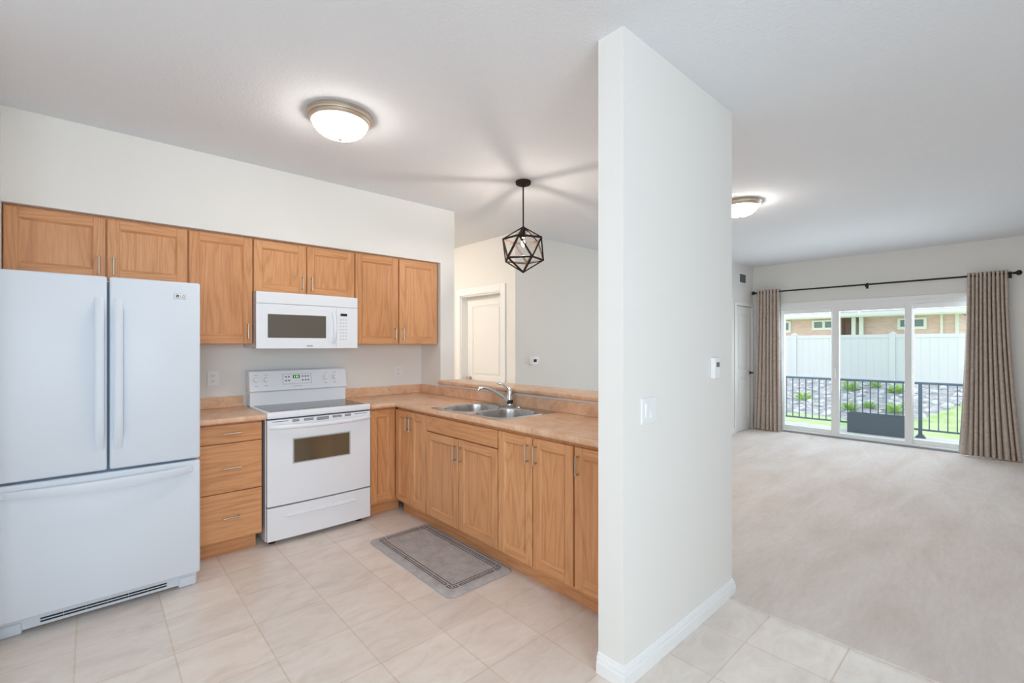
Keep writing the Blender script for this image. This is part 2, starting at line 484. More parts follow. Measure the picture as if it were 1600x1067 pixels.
# hall wall with a door opening
DY0, DY1, DH = 4.19, 5.01, 2.05
b = B()
box(b, XD, XD + 0.14, YG, DY0, 0, HC); box(b, XD, XD + 0.14, DY1, 7.0, 0, HC); box(b, XD, XD + 0.14, DY0, DY1, DH, HC)
structure('wall_hall', b, 'wall', 'cream-lit hall wall with the white door')
b = B(); box(b, XD + 0.14, 7.0, YG, YG + 0.12, 0, HC)
structure('wall_dining', b, 'wall', 'grey-shaded dining wall with the thermostat')
b = B(); box(b, -1.82, XD + 0.14, 7.0, 7.12, 0, HC); box(b, -0.49, -0.37, YB + 0.12, 7.0, 0, HC)
structure('wall_far', b, 'wall', 'off-white wall at the far end of the hall')
# closet wall in the living room
CX0, CX1, CH = 7.57, 8.21, 2.04
b = B()
box(b, 7.0, CX0, YL, YL + 0.12, 0, HC); box(b, CX1, XW, YL, YL + 0.12, 0, HC); box(b, CX0, CX1, YL, YL + 0.12, CH, HC)
box(b, 7.0, 7.12, YL + 0.12, YG + 0.12, 0, HC)
structure('wall_living', b, 'wall', 'off-white living room wall with the narrow door')
b = B(); box(b, CX0 - 0.1, XW, YL + 0.5, YL + 0.55, 0, HC)
structure('wall_closet', b, 'wall', 'wall inside the closet')
# window wall
PY0, PY1, PH = 0.20, 2.66, 2.02
b = B()
box(b, XW, XW + 0.12, YR - 0.12, PY0, 0, HC); box(b, XW, XW + 0.12, PY1, YL + 0.6, 0, HC); box(b, XW, XW + 0.12, PY0, PY1, PH, HC)
structure('wall_window', b, 'wall', 'beige-lit living room wall around the patio door')

def baseboard(b, x0, x1, y0, y1, face):
    """moulded board along an axis-aligned wall line; face is the outward direction"""
    prof = [(0, 0), (0.014, 0), (0.014, 0.050), (0.010, 0.057), (0.012, 0.064), (0.007, 0.076), (0.004, 0.087), (0, 0.087)]
    if face in ('-y', '+y'):
        s = -1 if face == '-y' else 1
        prism(b, [(y0 + s * p, z) for p, z in prof], 'x', x0, x1)
    else:
        s = -1 if face == '-x' else 1
        prism(b, [(x0 + s * p, z) for p, z in prof], 'y', y0, y1)
b = B()
def ring(p, z):
    return [(XS0 - p, YS1 - 0.02 + 0.02, z), (XS0 - p, YS0 - p, z), (XS1 + p, YS0 - p, z), (XS1 + p, YS1 + p, z), (XS0 + 0.9, YS1 + p, z)]
PROF = [(0.0, 0.0), (0.016, 0), (0.016, 0.048), (0.010, 0.054), (0.013, 0.059), (0.012, 0.069), (0.005, 0.075), (0.007, 0.080), (0.003, 0.087), (0, 0.087)]
rows = [[b.verts.new(p) for p in ring(pp, z)] for pp, z in PROF]
for r0, r1 in zip(rows, rows[1:]):
    for k in range(4): b.faces.new((r0[k], r0[k + 1], r1[k + 1], r1[k]))
b.faces.new([r[0] for r in rows]); b.faces.new([r[-1] for r in rows][::-1])
structure('baseboard_partition', b, 'trim', 'white moulded baseboard around the partition wall end')
b = B(); baseboard(b, XW, XW, -2.7, PY0 - 0.07, '-x'); baseboard(b, XW, XW, PY1 + 0.07, YL, '-x')
structure('baseboard_window', b, 'trim', 'white baseboard below the right curtain')
b = B(); baseboard(b, 7.0, CX0 - 0.06, YL, YL, '-y')
structure('baseboard_living', b, 'trim', 'white baseboard beside the narrow closet door')
b = B(); baseboard(b, XD + 0.14, 7.0, YG, YG, '-y'); baseboard(b, XD, XD, DY1 + 0.09, 7.0, '-x')
structure('baseboard_dining', b, 'trim', 'white baseboard of the dining wall')

# interior doors -------------------------------------------------------------
def panel_door_mesh(axis, a0, a1, face, z0, z1, out):
    """two-panel moulded door; face = coordinate of the visible face, out = +1/-1 outward"""
    b = B()
    th = 0.035
    def bx(u0, u1, w0, w1, zz0, zz1, bev=0.0):
        if axis == 'y': box(b, min(w0, w1), max(w0, w1), u0, u1, zz0, zz1, bevel=bev)
        else: box(b, u0, u1, min(w0, w1), max(w0, w1), zz0, zz1, bevel=bev)
    bx(a0, a1, face - out * 0.010, face - out * th, z0, z1)
    s = 0.11; mid = z0 + 0.86
    bx(a0, a0 + s, face, face - out * 0.010, z0, z1); bx(a1 - s, a1, face, face - out * 0.010, z0, z1)
    for zz0, zz1 in ((z0, z0 + 0.2), (mid, mid + 0.13), (z1 - 0.12, z1)): bx(a0 + s, a1 - s, face, face - out * 0.010, zz0, zz1)
    for zz0, zz1 in ((z0 + 0.2, mid), (mid + 0.13, z1 - 0.12)):
        bx(a0 + s + 0.03, a1 - s - 0.03, face - out * 0.001, face - out * 0.012, zz0 + 0.03, zz1 - 0.03, 0.006)
    return b

d1 = thing('door_1', 'white two-panel hall door seen above the bar counter', None, (XD, (DY0 + DY1) / 2, 0), kind='structure')
b = B(); cw = 0.088
for (y0, y1) in ((DY0 - cw, DY0), (DY1, DY1 + cw)): box(b, XD - 0.018, XD, y0, y1, 0, DH + cw, bevel=0.004)
box(b, XD - 0.018, XD, DY0, DY1, DH, DH + cw, bevel=0.004)
box(b, XD, XD + 0.14, DY0, DY0 + 0.015, 0, DH); box(b, XD, XD + 0.14, DY1 - 0.015, DY1, 0, DH); box(b, XD, XD + 0.14, DY0, DY1, DH - 0.015, DH)
obj('door_frame', b, 'trim', d1)
dl = obj('door_panel', panel_door_mesh('y', DY0 + 0.017, DY1 - 0.017, XD + 0.10, 0.008, DH - 0.018, -1), 'door', d1)
b = B(); lathe(b, [(0.026, 0), (0.026, -0.008), (0.010, -0.012), (0.010, -0.035), (0.026, -0.045), (0.030, -0.058), (0.022, -0.07), (0.004, -0.074)], (XD + 0.10, DY1 - 0.085, 0.96), 20, 'x')
obj('knob', b, 'nickel', dl, smooth=True)

d2 = thing('door_2', 'narrow white closet door beside the left curtain', None, ((CX0 + CX1) / 2, YL, 0), kind='structure')
b = B(); cw = 0.055
for (x0, x1) in ((CX0 - cw, CX0), (CX1, XW - 0.002)): box(b, x0, x1, YL - 0.016, YL, 0, CH + cw, bevel=0.003)
box(b, CX0, CX1, YL - 0.016, YL, CH, CH + cw, bevel=0.003)
obj('door_frame', b, 'trim', d2)
dl = obj('door_panel', panel_door_mesh('x', CX0 + 0.004, CX1 - 0.004, YL + 0.004, 0.012, CH - 0.012, -1), 'door', d2)
b = B()
for z in (0.35, 1.65): box(b, CX0 - 0.004, CX0 + 0.008, YL - 0.006, YL + 0.01, z, z + 0.09)
obj('hinge', b, 'nickel', dl)
b = B(); lathe(b, [(0.026, 0), (0.026, -0.01), (0.011, -0.014), (0.011, -0.045), (0.010, -0.05)], (8.145, YL + 0.004, 0.94), 20, 'y')
tube(b, [(8.145, YL - 0.048, 0.94), (8.10, YL - 0.052, 0.942), (8.04, YL - 0.05, 0.936)], [0.011, 0.009, 0.007])
obj('lever_handle', b, 'iron', dl, smooth=True)

# patio door -----------------------------------------------------------------
pd = thing('door_3', 'white three-panel sliding patio door between the curtains', None, (XW, (PY0 + PY1) / 2, 0), kind='structure')
b = B()
box(b, XW - 0.014, XW, PY0 - 0.06, PY0, 0, PH + 0.055, bevel=0.003); box(b, XW - 0.014, XW, PY1, PY1 + 0.06, 0, PH + 0.055, bevel=0.003)
box(b, XW - 0.014, XW, PY0, PY1, PH, PH + 0.055, bevel=0.003)
obj('casing', b, 'trim', pd)
b = B()
box(b, XW, XW + 0.13, PY0, PY0 + 0.035, 0.0, PH); box(b, XW, XW + 0.13, PY1 - 0.035, PY1, 0.0, PH)
box(b, XW, XW + 0.13, PY0, PY1, PH - 0.05, PH); box(b, XW - 0.005, XW + 0.13, PY0, PY1, 0.0, 0.045)
obj('frame', b, 'vinyl', pd)
b = B(); box(b, XW - 0.012, XW + 0.01, PY0 - 0.03, PY1 + 0.03, 0.004, 0.03, bevel=0.003)
obj('sill_strip', b, 'grey_plastic', pd, 'grey threshold strip')
def sash(name, x0, x1, y0, y1, z0, z1, sl, sr, rail, glass='glass'):
    """one sash: stiles of width sl (far y) and sr (near y), rails, one pane"""
    b = B()
    box(b, x0, x1, y1 - sl, y1, z0, z1, bevel=0.004); box(b, x0, x1, y0, y0 + sr, z0, z1, bevel=0.004)
    box(b, x0, x1, y0 + sr, y1 - sl, z0, z0 + rail, bevel=0.004); box(b, x0, x1, y0 + sr, y1 - sl, z1 - rail, z1, bevel=0.004)
    o = obj(name, b, 'vinyl', pd)
    b = B(); xm = (x0 + x1) / 2
    box(b, xm - 0.003, xm + 0.003, y0 + sr - 0.004, y1 - sl + 0.004, z0 + rail - 0.004, z1 - rail + 0.004)
    obj('pane', b, glass, o)
    return o
sash('fixed_sash', XW + 0.065, XW + 0.115, 1.86, PY1 - 0.035, 0.04, PH - 0.05, 0.055, 0.07, 0.07)
sl = sash('sliding_sash', XW + 0.004, XW + 0.054, 0.985, 1.905, 0.012, PH - 0.045, 0.09, 0.078, 0.072, 'glass_grey')
sash('fixed_sash', XW + 0.065, XW + 0.115, PY0 + 0.035, 1.03, 0.04, PH - 0.05, 0.055, 0.055, 0.07)
b = B(); box(b, XW - 0.012, XW + 0.004, 1.846, 1.868, 0.86, 1.08, bevel=0.004); tube(b, [(XW - 0.012, 1.857, 0.89), (XW - 0.042, 1.857, 0.91), (XW - 0.042, 1.857, 1.03), (XW - 0.012, 1.857, 1.05)], 0.008)
obj('handle', b, 'plastic', sl, smooth=True)

# unseen windows added behind and beside the camera for the fill light ---------------------------------------
w = thing('added_window_1', 'added white framed window behind the camera, unseen, for fill daylight', None, ((WRX0 + WRX1) / 2, YR - 0.06, WZ0), kind='structure')
b = B(); f = 0.05
xm = (WRX0 + WRX1) / 2
for x in (WRX0, xm - f / 2, WRX1 - f): box(b, x, x + f, YR - 0.09, YR - 0.03, WZ0, WZ1)
for x0, x1 in ((WRX0 + f, xm - f / 2), (xm + f / 2, WRX1 - f)):
    box(b, x0, x1, YR - 0.09, YR - 0.03, WZ0, WZ0 + f); box(b, x0, x1, YR - 0.09, YR - 0.03, WZ1 - f, WZ1)
obj('window_frame', b, 'vinyl', w)
b = B(); box(b, WRX0 + f, xm - f / 2, YR - 0.063, YR - 0.057, WZ0 + f, WZ1 - f); box(b, xm + f / 2, WRX1 - f, YR - 0.063, YR - 0.057, WZ0 + f, WZ1 - f)
obj('pane', b, 'glass', w)
w = thing('added_window_2', 'added white framed window left of the camera, unseen, for fill daylight', None, (XL - 0.06, (WLY0 + WLY1) / 2, WZ0), kind='structure')
b = B(); ym = (WLY0 + WLY1) / 2
for y in (WLY0, ym - f / 2, WLY1 - f): box(b, XL - 0.09, XL - 0.03, y, y + f, WZ0, WZ1)
for y0, y1 in ((WLY0 + f, ym - f / 2), (ym + f / 2, WLY1 - f)):
    box(b, XL - 0.09, XL - 0.03, y0, y1, WZ0, WZ0 + f); box(b, XL - 0.09, XL - 0.03, y0, y1, WZ1 - f, WZ1)
obj('window_frame', b, 'vinyl', w)
b = B(); box(b, XL - 0.063, XL - 0.057, WLY0 + f, ym - f / 2, WZ0 + f, WZ1 - f); box(b, XL - 0.063, XL - 0.057, ym + f / 2, WLY1 - f, WZ0 + f, WZ1 - f)
obj('pane', b, 'glass', w)

# ------------------------------------------------------------------ cabinets
def shaker(axis, a0, a1, face, z0, z1, s=0.057):
    """recessed-panel door; axis is the direction of its width, face the plane of its front (facing -y or -x)"""
    b = B(); th, rec = 0.020, 0.0105
    def bx(u0, u1, w0, w1, zz0, zz1, mat, bev=0.0):
        if axis == 'x': box(b, u0, u1, w0, w1, zz0, zz1, mat, bev, 1)
        else: box(b, w0, w1, u0, u1, zz0, zz1, mat, bev, 1)
    bx(a0, a0 + s, face, face + th, z0, z1, 0, 0.0025); bx(a1 - s, a1, face, face + th, z0, z1, 0, 0.0025)
    bx(a0 + s - 0.001, a1 - s + 0.001, face + 0.0006, face + th, z0, z0 + s, 1, 0.002); bx(a0 + s - 0.001, a1 - s + 0.001, face + 0.0006, face + th, z1 - s, z1, 1, 0.002)
    bx(a0 + s - 0.001, a1 - s + 0.001, face + rec, face + th - 0.003, z0 + s - 0.001, z1 - s + 0.001, 0)
    i0, i1, k0, k1, q = a0 + s, a1 - s, z0 + s, z1 - s, 0.011          # sloped sticking round the panel
    def P(u, w, z): return (u, w, z) if axis == 'x' else (w, u, z)
    fo, fi = face + 0.0012, face + rec - 0.0006
    for pts, m_ in (([P(i0, fo, k0), P(i0, fo, k1), P(i0 + q, fi, k1 - q), P(i0 + q, fi, k0 + q)], 0), ([P(i1, fo, k1), P(i1, fo, k0), P(i1 - q, fi, k0 + q), P(i1 - q, fi, k1 - q)], 0),
                    ([P(i0, fo, k1), P(i1, fo, k1), P(i1 - q, fi, k1 - q), P(i0 + q, fi, k1 - q)], 1), ([P(i1, fo, k0), P(i0, fo, k0), P(i0 + q, fi, k0 + q), P(i1 - q, fi, k0 + q)], 1)):
        quad(b, pts, m_)
    return b

def pull(axis, out_axis, c, L=0.092, r=0.0047, off=0.028):
    """slim bar pull; c = centre on the face, axis = direction of the bar, sticking out along -out_axis"""
    b = B(); A = Vector({'x': (1, 0, 0), 'y': (0, 1, 0), 'z': (0, 0, 1)}[axis]); O = Vector({'x': (-1, 0, 0), 'y': (0, -1, 0)}[out_axis])
    c = Vector(c)
    tube(b, [c - A * (L / 2 + 0.008) + O * off, c + A * (L / 2 + 0.008) + O * off], r, 10)
    for s in (-1, 1): tube(b, [c + A * s * L / 2 - O * 0.001, c + A * s * L / 2 + O * (off + 0.001)], r * 0.95, 8)
    return b

def oak_door(root, axis, a0, a1, face, z0, z1, handle=None, label=None):
    d = obj('door', shaker(axis, a0, a1, face, z0, z1), ['oak_z', 'oak_x' if axis == 'x' else 'oak_y'], root, label)
    if handle:
        u, z = handle
        c = (u, face, z) if axis == 'x' else (face, u, z)
        obj('handle', pull('z', 'y' if axis == 'x' else 'x', c), 'nickel', d, smooth=True)
    return d

UY = 3.768                                           # wall cabinet door faces
def wall_cabinet(label, x0, x1, z0, z1, doors):
    t = thing('wall_cabinet', label, 'cabinet', ((x0 + x1) / 2, 3.93, z0), 'oak wall cabinets under the bulkhead')
    b = B(); box(b, x0, x1, UY + 0.021, YB - 0.001, z0, z1)
    obj('body', b, ['oak_z'], t)
    for a0, a1, h in doors: oak_door(t, 'x', a0, a1, UY, z0 + 0.003, z1 - 0.012, h)
    return t
UT = 2.1895
wall_cabinet('oak wall cabinet over the white refrigerator with two low doors', -0.368, 0.4785, 1.805, UT, [(-0.362, 0.0600, (0.030, 1.888)), (0.0680, 0.474, (0.097, 1.888))])
wall_cabinet('tall single-door oak wall cabinet between refrigerator and microwave', 0.4795, 0.8695, 1.409, UT, [(0.4835, 0.865, (0.835, 1.503))])
wall_cabinet('short two-door oak wall cabinet directly above the white microwave', 0.8705, 1.6375, 1.793, UT, [(0.8750, 1.2440, (1.213, 1.884)), (1.2500, 1.6325, (1.282, 1.884))])
wall_cabinet('tall two-door oak wall cabinet at the right end of the row', 1.6385, 2.4600, 1.409, UT, [(1.6435, 2.0410, (2.010, 1.503)), (2.0530, 2.4550, (2.086, 1.503))])

BY = 3.512; BX = 1.875; BT = 0.887
# drawers
t = thing('drawer_cabinet', 'oak three-drawer base cabinet between refrigerator and range', 'cabinet', (0.67, 3.8, 0))
b = B(); box(b, 0.475, 0.8665, BY + 0.021, YB - 0.001, 0.105, BT); obj('body', b, 'oak_z', t)
b = B(); box(b, 0.475, 0.846, 3.598, 3.612, 0.001, 0.106); box(b, 0.832, 0.846, 3.612, 4.0, 0.001, 0.106); obj('toe_kick', b, 'oak_x', t)
for z0, z1, hz in ((0.757, 0.876, 0.820), (0.432, 0.752, 0.592), (0.118, 0.427, 0.266)):
    b = B(); box(b, 0.478, 0.8640, BY, BY + 0.020, z0, z1, 0, 0.003, 2)
    d = obj('drawer', b, 'oak_x', t); obj('handle', pull('x', 'y', (0.681, BY, hz)), 'nickel', d, smooth=True)
# corner beside range
t = thing('corner_cabinet', 'single-door oak base cabinet in the corner right of the range', 'cabinet', (1.77, 3.8, 0))
b = B(); box(b, 1.6535, 1.893, BY + 0.021, YB - 0.001, 0.105, BT); obj('body', b, 'oak_z', t)
b = B(); box(b, 1.66, 1.95, 3.598, 3.612, 0.001, 0.106); obj('toe_kick', b, 'oak_x', t)
oak_door(t, 'x', 1.6585, 1.8720, BY, 0.122, 0.872)
def base_cabinet(name, label, y0, y1, doors, ztop=0.868, front=None):
    t = thing(name, label, 'cabinet', (2.15, (y0 + y1) / 2, 0), 'oak base cabinets under the sink counter')
    b = B()
    zt = 0.715 if front else BT
    box(b, BX + 0.021, XE - 0.001, y0, y1, 0.105, zt)
    if front:
        box(b, BX + 0.021, BX + 0.035, y0, y1, zt, BT)
        box(b, BX + 0.035, XE - 0.001, y0, y0 + 0.014, zt, BT); box(b, BX + 0.035, XE - 0.001, y1 - 0.014, y1, zt, BT)
    obj('body', b, 'oak_z', t)
    b = B(); box(b, 1.9536, 1.968, y0, y1, 0.001, 0.106); obj('toe_kick', b, 'oak_y', t)
    for a0, a1, h in doors: oak_door(t, 'y', a0, a1, BX, 0.122, ztop, h)
    if front:
        b = B(); box(b, BX, BX + 0.020, y0 + 0.004, y1 - 0.004, front[0], front[1], 0, 0.003, 2); obj('false_front', b, 'oak_y', t)
    return t
base_cabinet('base_cabinet', 'narrow oak base cabinet left of the sink with paired slim doors', 3.0380, 3.5100, [(3.2740, 3.5020, (3.297, 0.775)), (3.0420, 3.2680, (3.244, 0.775))])
base_cabinet('sink_cabinet', 'oak base cabinet under the sink with a false drawer front', 2.1960, 3.0370, [(2.6180, 3.0320, (2.648, 0.650)), (2.2000, 2.6110, (2.582, 0.650))], 0.748, (0.757, 0.868))
base_cabinet('base_cabinet', 'oak base cabinet right of the sink with two tall doors', 1.5810, 2.1950, [(1.8920, 2.1900, (1.922, 0.775)), (1.5860, 1.8840, (1.855, 0.775))])
base_cabinet('base_cabinet', 'oak base cabinet cut off by the white partition wall', 1.2200, 1.5800, [(1.2240, 1.5740, (1.545, 0.775))])

# ------------------------------------------------------------------ counters
CZ0, CZ1 = 0.888, 0.925
def soften(bm, test, r=0.013, seg=4):
    es = [e for e in bm.edges if test(e)]
    bmesh.ops.bevel(bm, geom=es, offset=r, segments=seg, profile=0.5, affect='EDGES')
ct = thing('countertop', 'short tan laminate countertop left of the range', 'countertop', (0.67, 3.8, CZ0))
b = B(); box(b, 0.475, 0.8830, 3.482, YB - 0.001, CZ0, CZ1)
soften(b, lambda e: all(abs(v.co.y - 3.482) < 1e-4 for v in e.verts) and abs(e.verts[0].co.z - e.verts[1].co.z) < 1e-4)
obj('top', b, 'laminate', ct, smooth=True)
b = B(); box(b, 0.475, 0.8700, YB - 0.021, YB - 0.001, CZ1, 1.0095, bevel=0.004); obj('backsplash', b, 'laminate', ct)
# L-shaped counter with the sink cut-out
HX0, HX1, HY0, HY1 = 1.925, 2.345, 2.235, 2.975
ct = thing('countertop', 'long tan laminate corner countertop holding the sink', 'countertop', (2.1, 2.7, CZ0))
xs = [1.6535, 1.8586, HX0, HX1, XE - 0.001]; ys = [1.2205, HY0, HY1, 3.482, YB - 0.001]
def inL(i, j):
    if i == 0: return j == 3
    return not (i == 2 and j == 1)
b = B(); grid_slab(b, xs, ys, inL, CZ0, CZ1)
def frontedge(e):
    a, c = e.verts[0].co, e.verts[1].co
    if abs(a.z - c.z) > 1e-4: return False
    fx = abs(a.x - 1.8586) < 1e-4 and abs(c.x - 1.8586) < 1e-4 and max(a.y, c.y) <= 3.4821
    fy = abs(a.y - 3.482) < 1e-4 and abs(c.y - 3.482) < 1e-4 and max(a.x, c.x) <= 1.8587
    return (fx or fy) and len(e.link_faces) == 2 and any(abs(f.normal.z) < 0.5 for f in e.link_faces)
b.normal_update(); soften(b, frontedge)
obj('top', b, 'laminate', ct, smooth=True)
b = B(); box(b, 1.6535, XE - 0.021, YB - 0.021, YB - 0.001, CZ1, 1.0095, bevel=0.004)
box(b, XE - 0.021, XE - 0.001, 1.2205, YB - 0.001, CZ1, 1.0095, bevel=0.004)
obj('backsplash', b, 'laminate', ct)
# raised bar top
b = B(); box(b, 2.440, 2.765, 1.2205, YSF - 0.002, 1.028, 1.064)
soften(b, lambda e: abs(e.verts[0].co.z - e.verts[1].co.z) < 1e-4, 0.014)
tag(obj('bar_counter', b, 'laminate', smooth=True, origin=(2.6, 2.5, 1.028)), 'raised tan laminate bar ledge behind the sink', 'countertop')
b = B(); box(b, XE - 0.006, XE, 1.2205, YSF - 0.002, 1.0100, 1.0275)
structure('trim_1', b, 'trim', 'thin white strip under the raised bar ledge')

# ------------------------------------------------------------------ sink and faucet
sk = thing('kitchen_sink', 'double-bowl stainless steel sink set in the tan counter', 'sink', (2.16, 2.6, CZ1))
def rrect(cx, cy, hx, hy, r, n=40):
    pts = []
    for k in range(n):
        a = 2 * PI * (k + 0.5) / n
        ca, sa = math.cos(a), math.sin(a); p = 5.0 if r < 0.5 else 3.0
        s = (abs(ca) ** p + abs(sa) ** p) ** (-1 / p)
        pts.append((cx + hx * ca * s, cy + hy * sa * s))
    return pts
def rect_ring(x0, x1, y0, y1, cx, cy, n=40):
    pts = []
    for k in range(n):
        a = 2 * PI * (k + 0.5) / n; dx, dy = math.cos(a), math.sin(a)
        hx = (x1 - cx) if dx > 0 else (cx - x0); hy = (y1 - cy) if dy > 0 else (cy - y0)
        t_ = min(hx / abs(dx) if abs(dx) > 1e-6 else 9, hy / abs(dy) if abs(dy) > 1e-6 else 9)
        pts.append((cx + dx * t_, cy + dy * t_))
    # snap nearest points onto the four corners
    for X in (x0, x1):
        for Y in (y0, y1):
            k = min(range(n), key=lambda q: (pts[q][0] - X) ** 2 + (pts[q][1] - Y) ** 2); pts[k] = (X, Y)
    return pts
SX0, SX1, SY0, SY1, SM = 1.897, 2.436, 2.205, 2.995, 2.600
rim_b = B(); bowls = []
for y0, y1 in ((SY0, SM), (SM, SY1)):
    cx, cy, hx, hy = 2.135, (y0 + y1) / 2 + (0.006 if y0 == SY0 else -0.006), 0.198, 0.174
    outer = rect_ring(SX0, SX1, y0, y1, cx, cy); inner = rrect(cx, cy, hx, hy, 1)
    lo = [rim_b.verts.new((x, y, CZ1 + 0.0006)) for x, y in outer]
    O = [rim_b.verts.new((x + (0.004 if x < cx else -0.004), y + (0.004 if y < SY0 + 0.001 else -0.004 if y > SY1 - 0.001 else 0), CZ1 + 0.006)) for x, y in outer]
    mid_ = [rim_b.verts.new((cx + (x - cx) * 1.035, cy + (y - cy) * 1.035, CZ1 + 0.0055)) for x, y in inner]
    I = [rim_b.verts.new((x, y, CZ1 + 0.001)) for x, y in inner]
    n = len(O)
    for k in range(n):
        q = (k + 1) % n
        rim_b.faces.new((lo[k], lo[q], O[q], O[k])); rim_b.faces.new((O[k], O[q], mid_[q], mid_[k])); rim_b.faces.new((mid_[k], mid_[q], I[q], I[k]))
    bb = B(); rows = []
    for s, z in ((1.0, CZ1 + 0.001), (0.985, CZ1 - 0.03), (0.96, CZ1 - 0.12), (0.90, CZ1 - 0.155), (0.75, CZ1 - 0.168), (0.12, CZ1 - 0.174)):
        rows.append([bb.verts.new((cx + (x - cx) * s, cy + (y - cy) * s, z)) for x, y in inner])
    for r0, r1 in zip(rows, rows[1:]):
        for k in range(n): bb.faces.new((r0[k], r0[(k + 1) % n], r1[(k + 1) % n], r1[k]))
    bb.faces.new(rows[-1])
    bowls.append((bb, cx, cy))
bmesh.ops.remove_doubles(rim_b, verts=rim_b.verts[:], dist=0.0005)
obj('rim', rim_b, 'steel', sk, smooth=True)
for bb, cx, cy in bowls:
    o = obj('bowl', bb, 'steel', sk, smooth=True, auto=60)
    b = B(); lathe(b, [(0.040, CZ1 - 0.1735), (0.042, CZ1 - 0.170), (0.030, CZ1 - 0.170), (0.026, CZ1 - 0.173), (0.004, CZ1 - 0.1732)], (cx, cy, 0), 24)
    obj('drain', b, 'chrome', o, smooth=True)

FX, FY, FZ = 2.392, 2.655, CZ1 + 0.006
fa = thing('faucet', 'chrome single-lever faucet standing behind the sink bowls', 'faucet', (FX, FY, FZ))
b = B(); prism(b, [(FX + 0.028 * math.cos(a) , FY + (0.1 if math.sin(a) > 0 else -0.1) + 0.028 * math.sin(a)) for a in [2 * PI * (k + 0.5) / 32 for k in range(32)]], 'z', FZ + 0.0005, FZ + 0.012)
obj('base_plate', b, 'chrome', fa, smooth=True)
b = B(); lathe(b, [(0.024, FZ + 0.012), (0.023, FZ + 0.045), (0.021, FZ + 0.05), (0.021, FZ + 0.115), (0.017, FZ + 0.128), (0.006, FZ + 0.133)], (FX, FY, 0), 24)
obj('body', b, 'chrome', fa, smooth=True)
b = B(); lathe(b, [(0.0235, FZ + 0.018), (0.0245, FZ + 0.02), (0.0245, FZ + 0.046), (0.0235, FZ + 0.048)], (FX, FY, 0), 24)
obj('collar', b, 'black', fa, 'black collar ring', smooth=True)
b = B(); tube(b, [(FX - 0.01, FY + 0.006, FZ + 0.035), (FX - 0.05, FY + 0.03, FZ + 0.075), (FX - 0.10, FY + 0.06, FZ + 0.115), (FX - 0.15, FY + 0.088, FZ + 0.138), (FX - 0.185, FY + 0.107, FZ + 0.146), (FX - 0.205, FY + 0.118, FZ + 0.142), (FX - 0.212, FY + 0.122, FZ + 0.126)],
             [0.014, 0.013, 0.0125, 0.0125, 0.0135, 0.014, 0.013], 14)
obj('spout', b, 'chrome', fa, smooth=True)
b = B(); tube(b, [(FX, FY, FZ + 0.118), (FX - 0.012, FY + 0.008, FZ + 0.142), (FX - 0.038, FY + 0.024, FZ + 0.163), (FX - 0.07, FY + 0.044, FZ + 0.178), (FX - 0.088, FY + 0.055, FZ + 0.182)], [0.014, 0.0115, 0.009, 0.0105, 0.007], 12)
obj('lever', b, 'chrome', fa, smooth=True)

# ------------------------------------------------------------------ refrigerator
FRX0, FRX1, FRY = -0.345, 0.460, 3.170
fr = thing('refrigerator', 'white French-door refrigerator with bottom freezer drawer', 'refrigerator', ((FRX0 + FRX1) / 2, 3.6, 0))
b = B(); box(b, FRX0 + 0.004, FRX1 - 0.004, FRY + 0.095, 3.93, 0.03, 1.745, bevel=0.006); obj('body', b, 'fridge', fr)
b = B(); box(b, FRX0 + 0.02, FRX1 - 0.02, FRY + 0.055, FRY + 0.096, 0.11, 1.735); obj('gasket', b, 'seam', fr, 'blue-grey gasket seen in the door gaps')
SPL0, SPL1 = 0.0570, 0.0665
def vhandle(x0, x1):
    b = B(); n = 18; z0, z1 = 0.86, 1.648; rows = []
    for k in range(n + 1):
        t_ = k / n; z = z0 + (z1 - z0) * t_
        o_ = 0.036 * min(1.0, (math.sin(PI * t_) * 2.2 + 0.12)) ; th = 0.014 if 0.07 < t_ < 0.93 else o_ + 0.004
        rows.append([b.verts.new(p) for p in ((x0, FRY - o_ + 0.006, z), (x0 + 0.008, FRY - o_, z), (x1 - 0.008, FRY - o_, z), (x1, FRY - o_ + 0.006, z), (x1, FRY - o_ + th, z), (x0, FRY - o_ + th, z))])
    for r0, r1 in zip(rows, rows[1:]):
        for k in range(6): b.faces.new((r0[k], r0[(k + 1) % 6], r1[(k + 1) % 6], r1[k]))
    b.faces.new(rows[0]); b.faces.new(rows[-1])
    return b
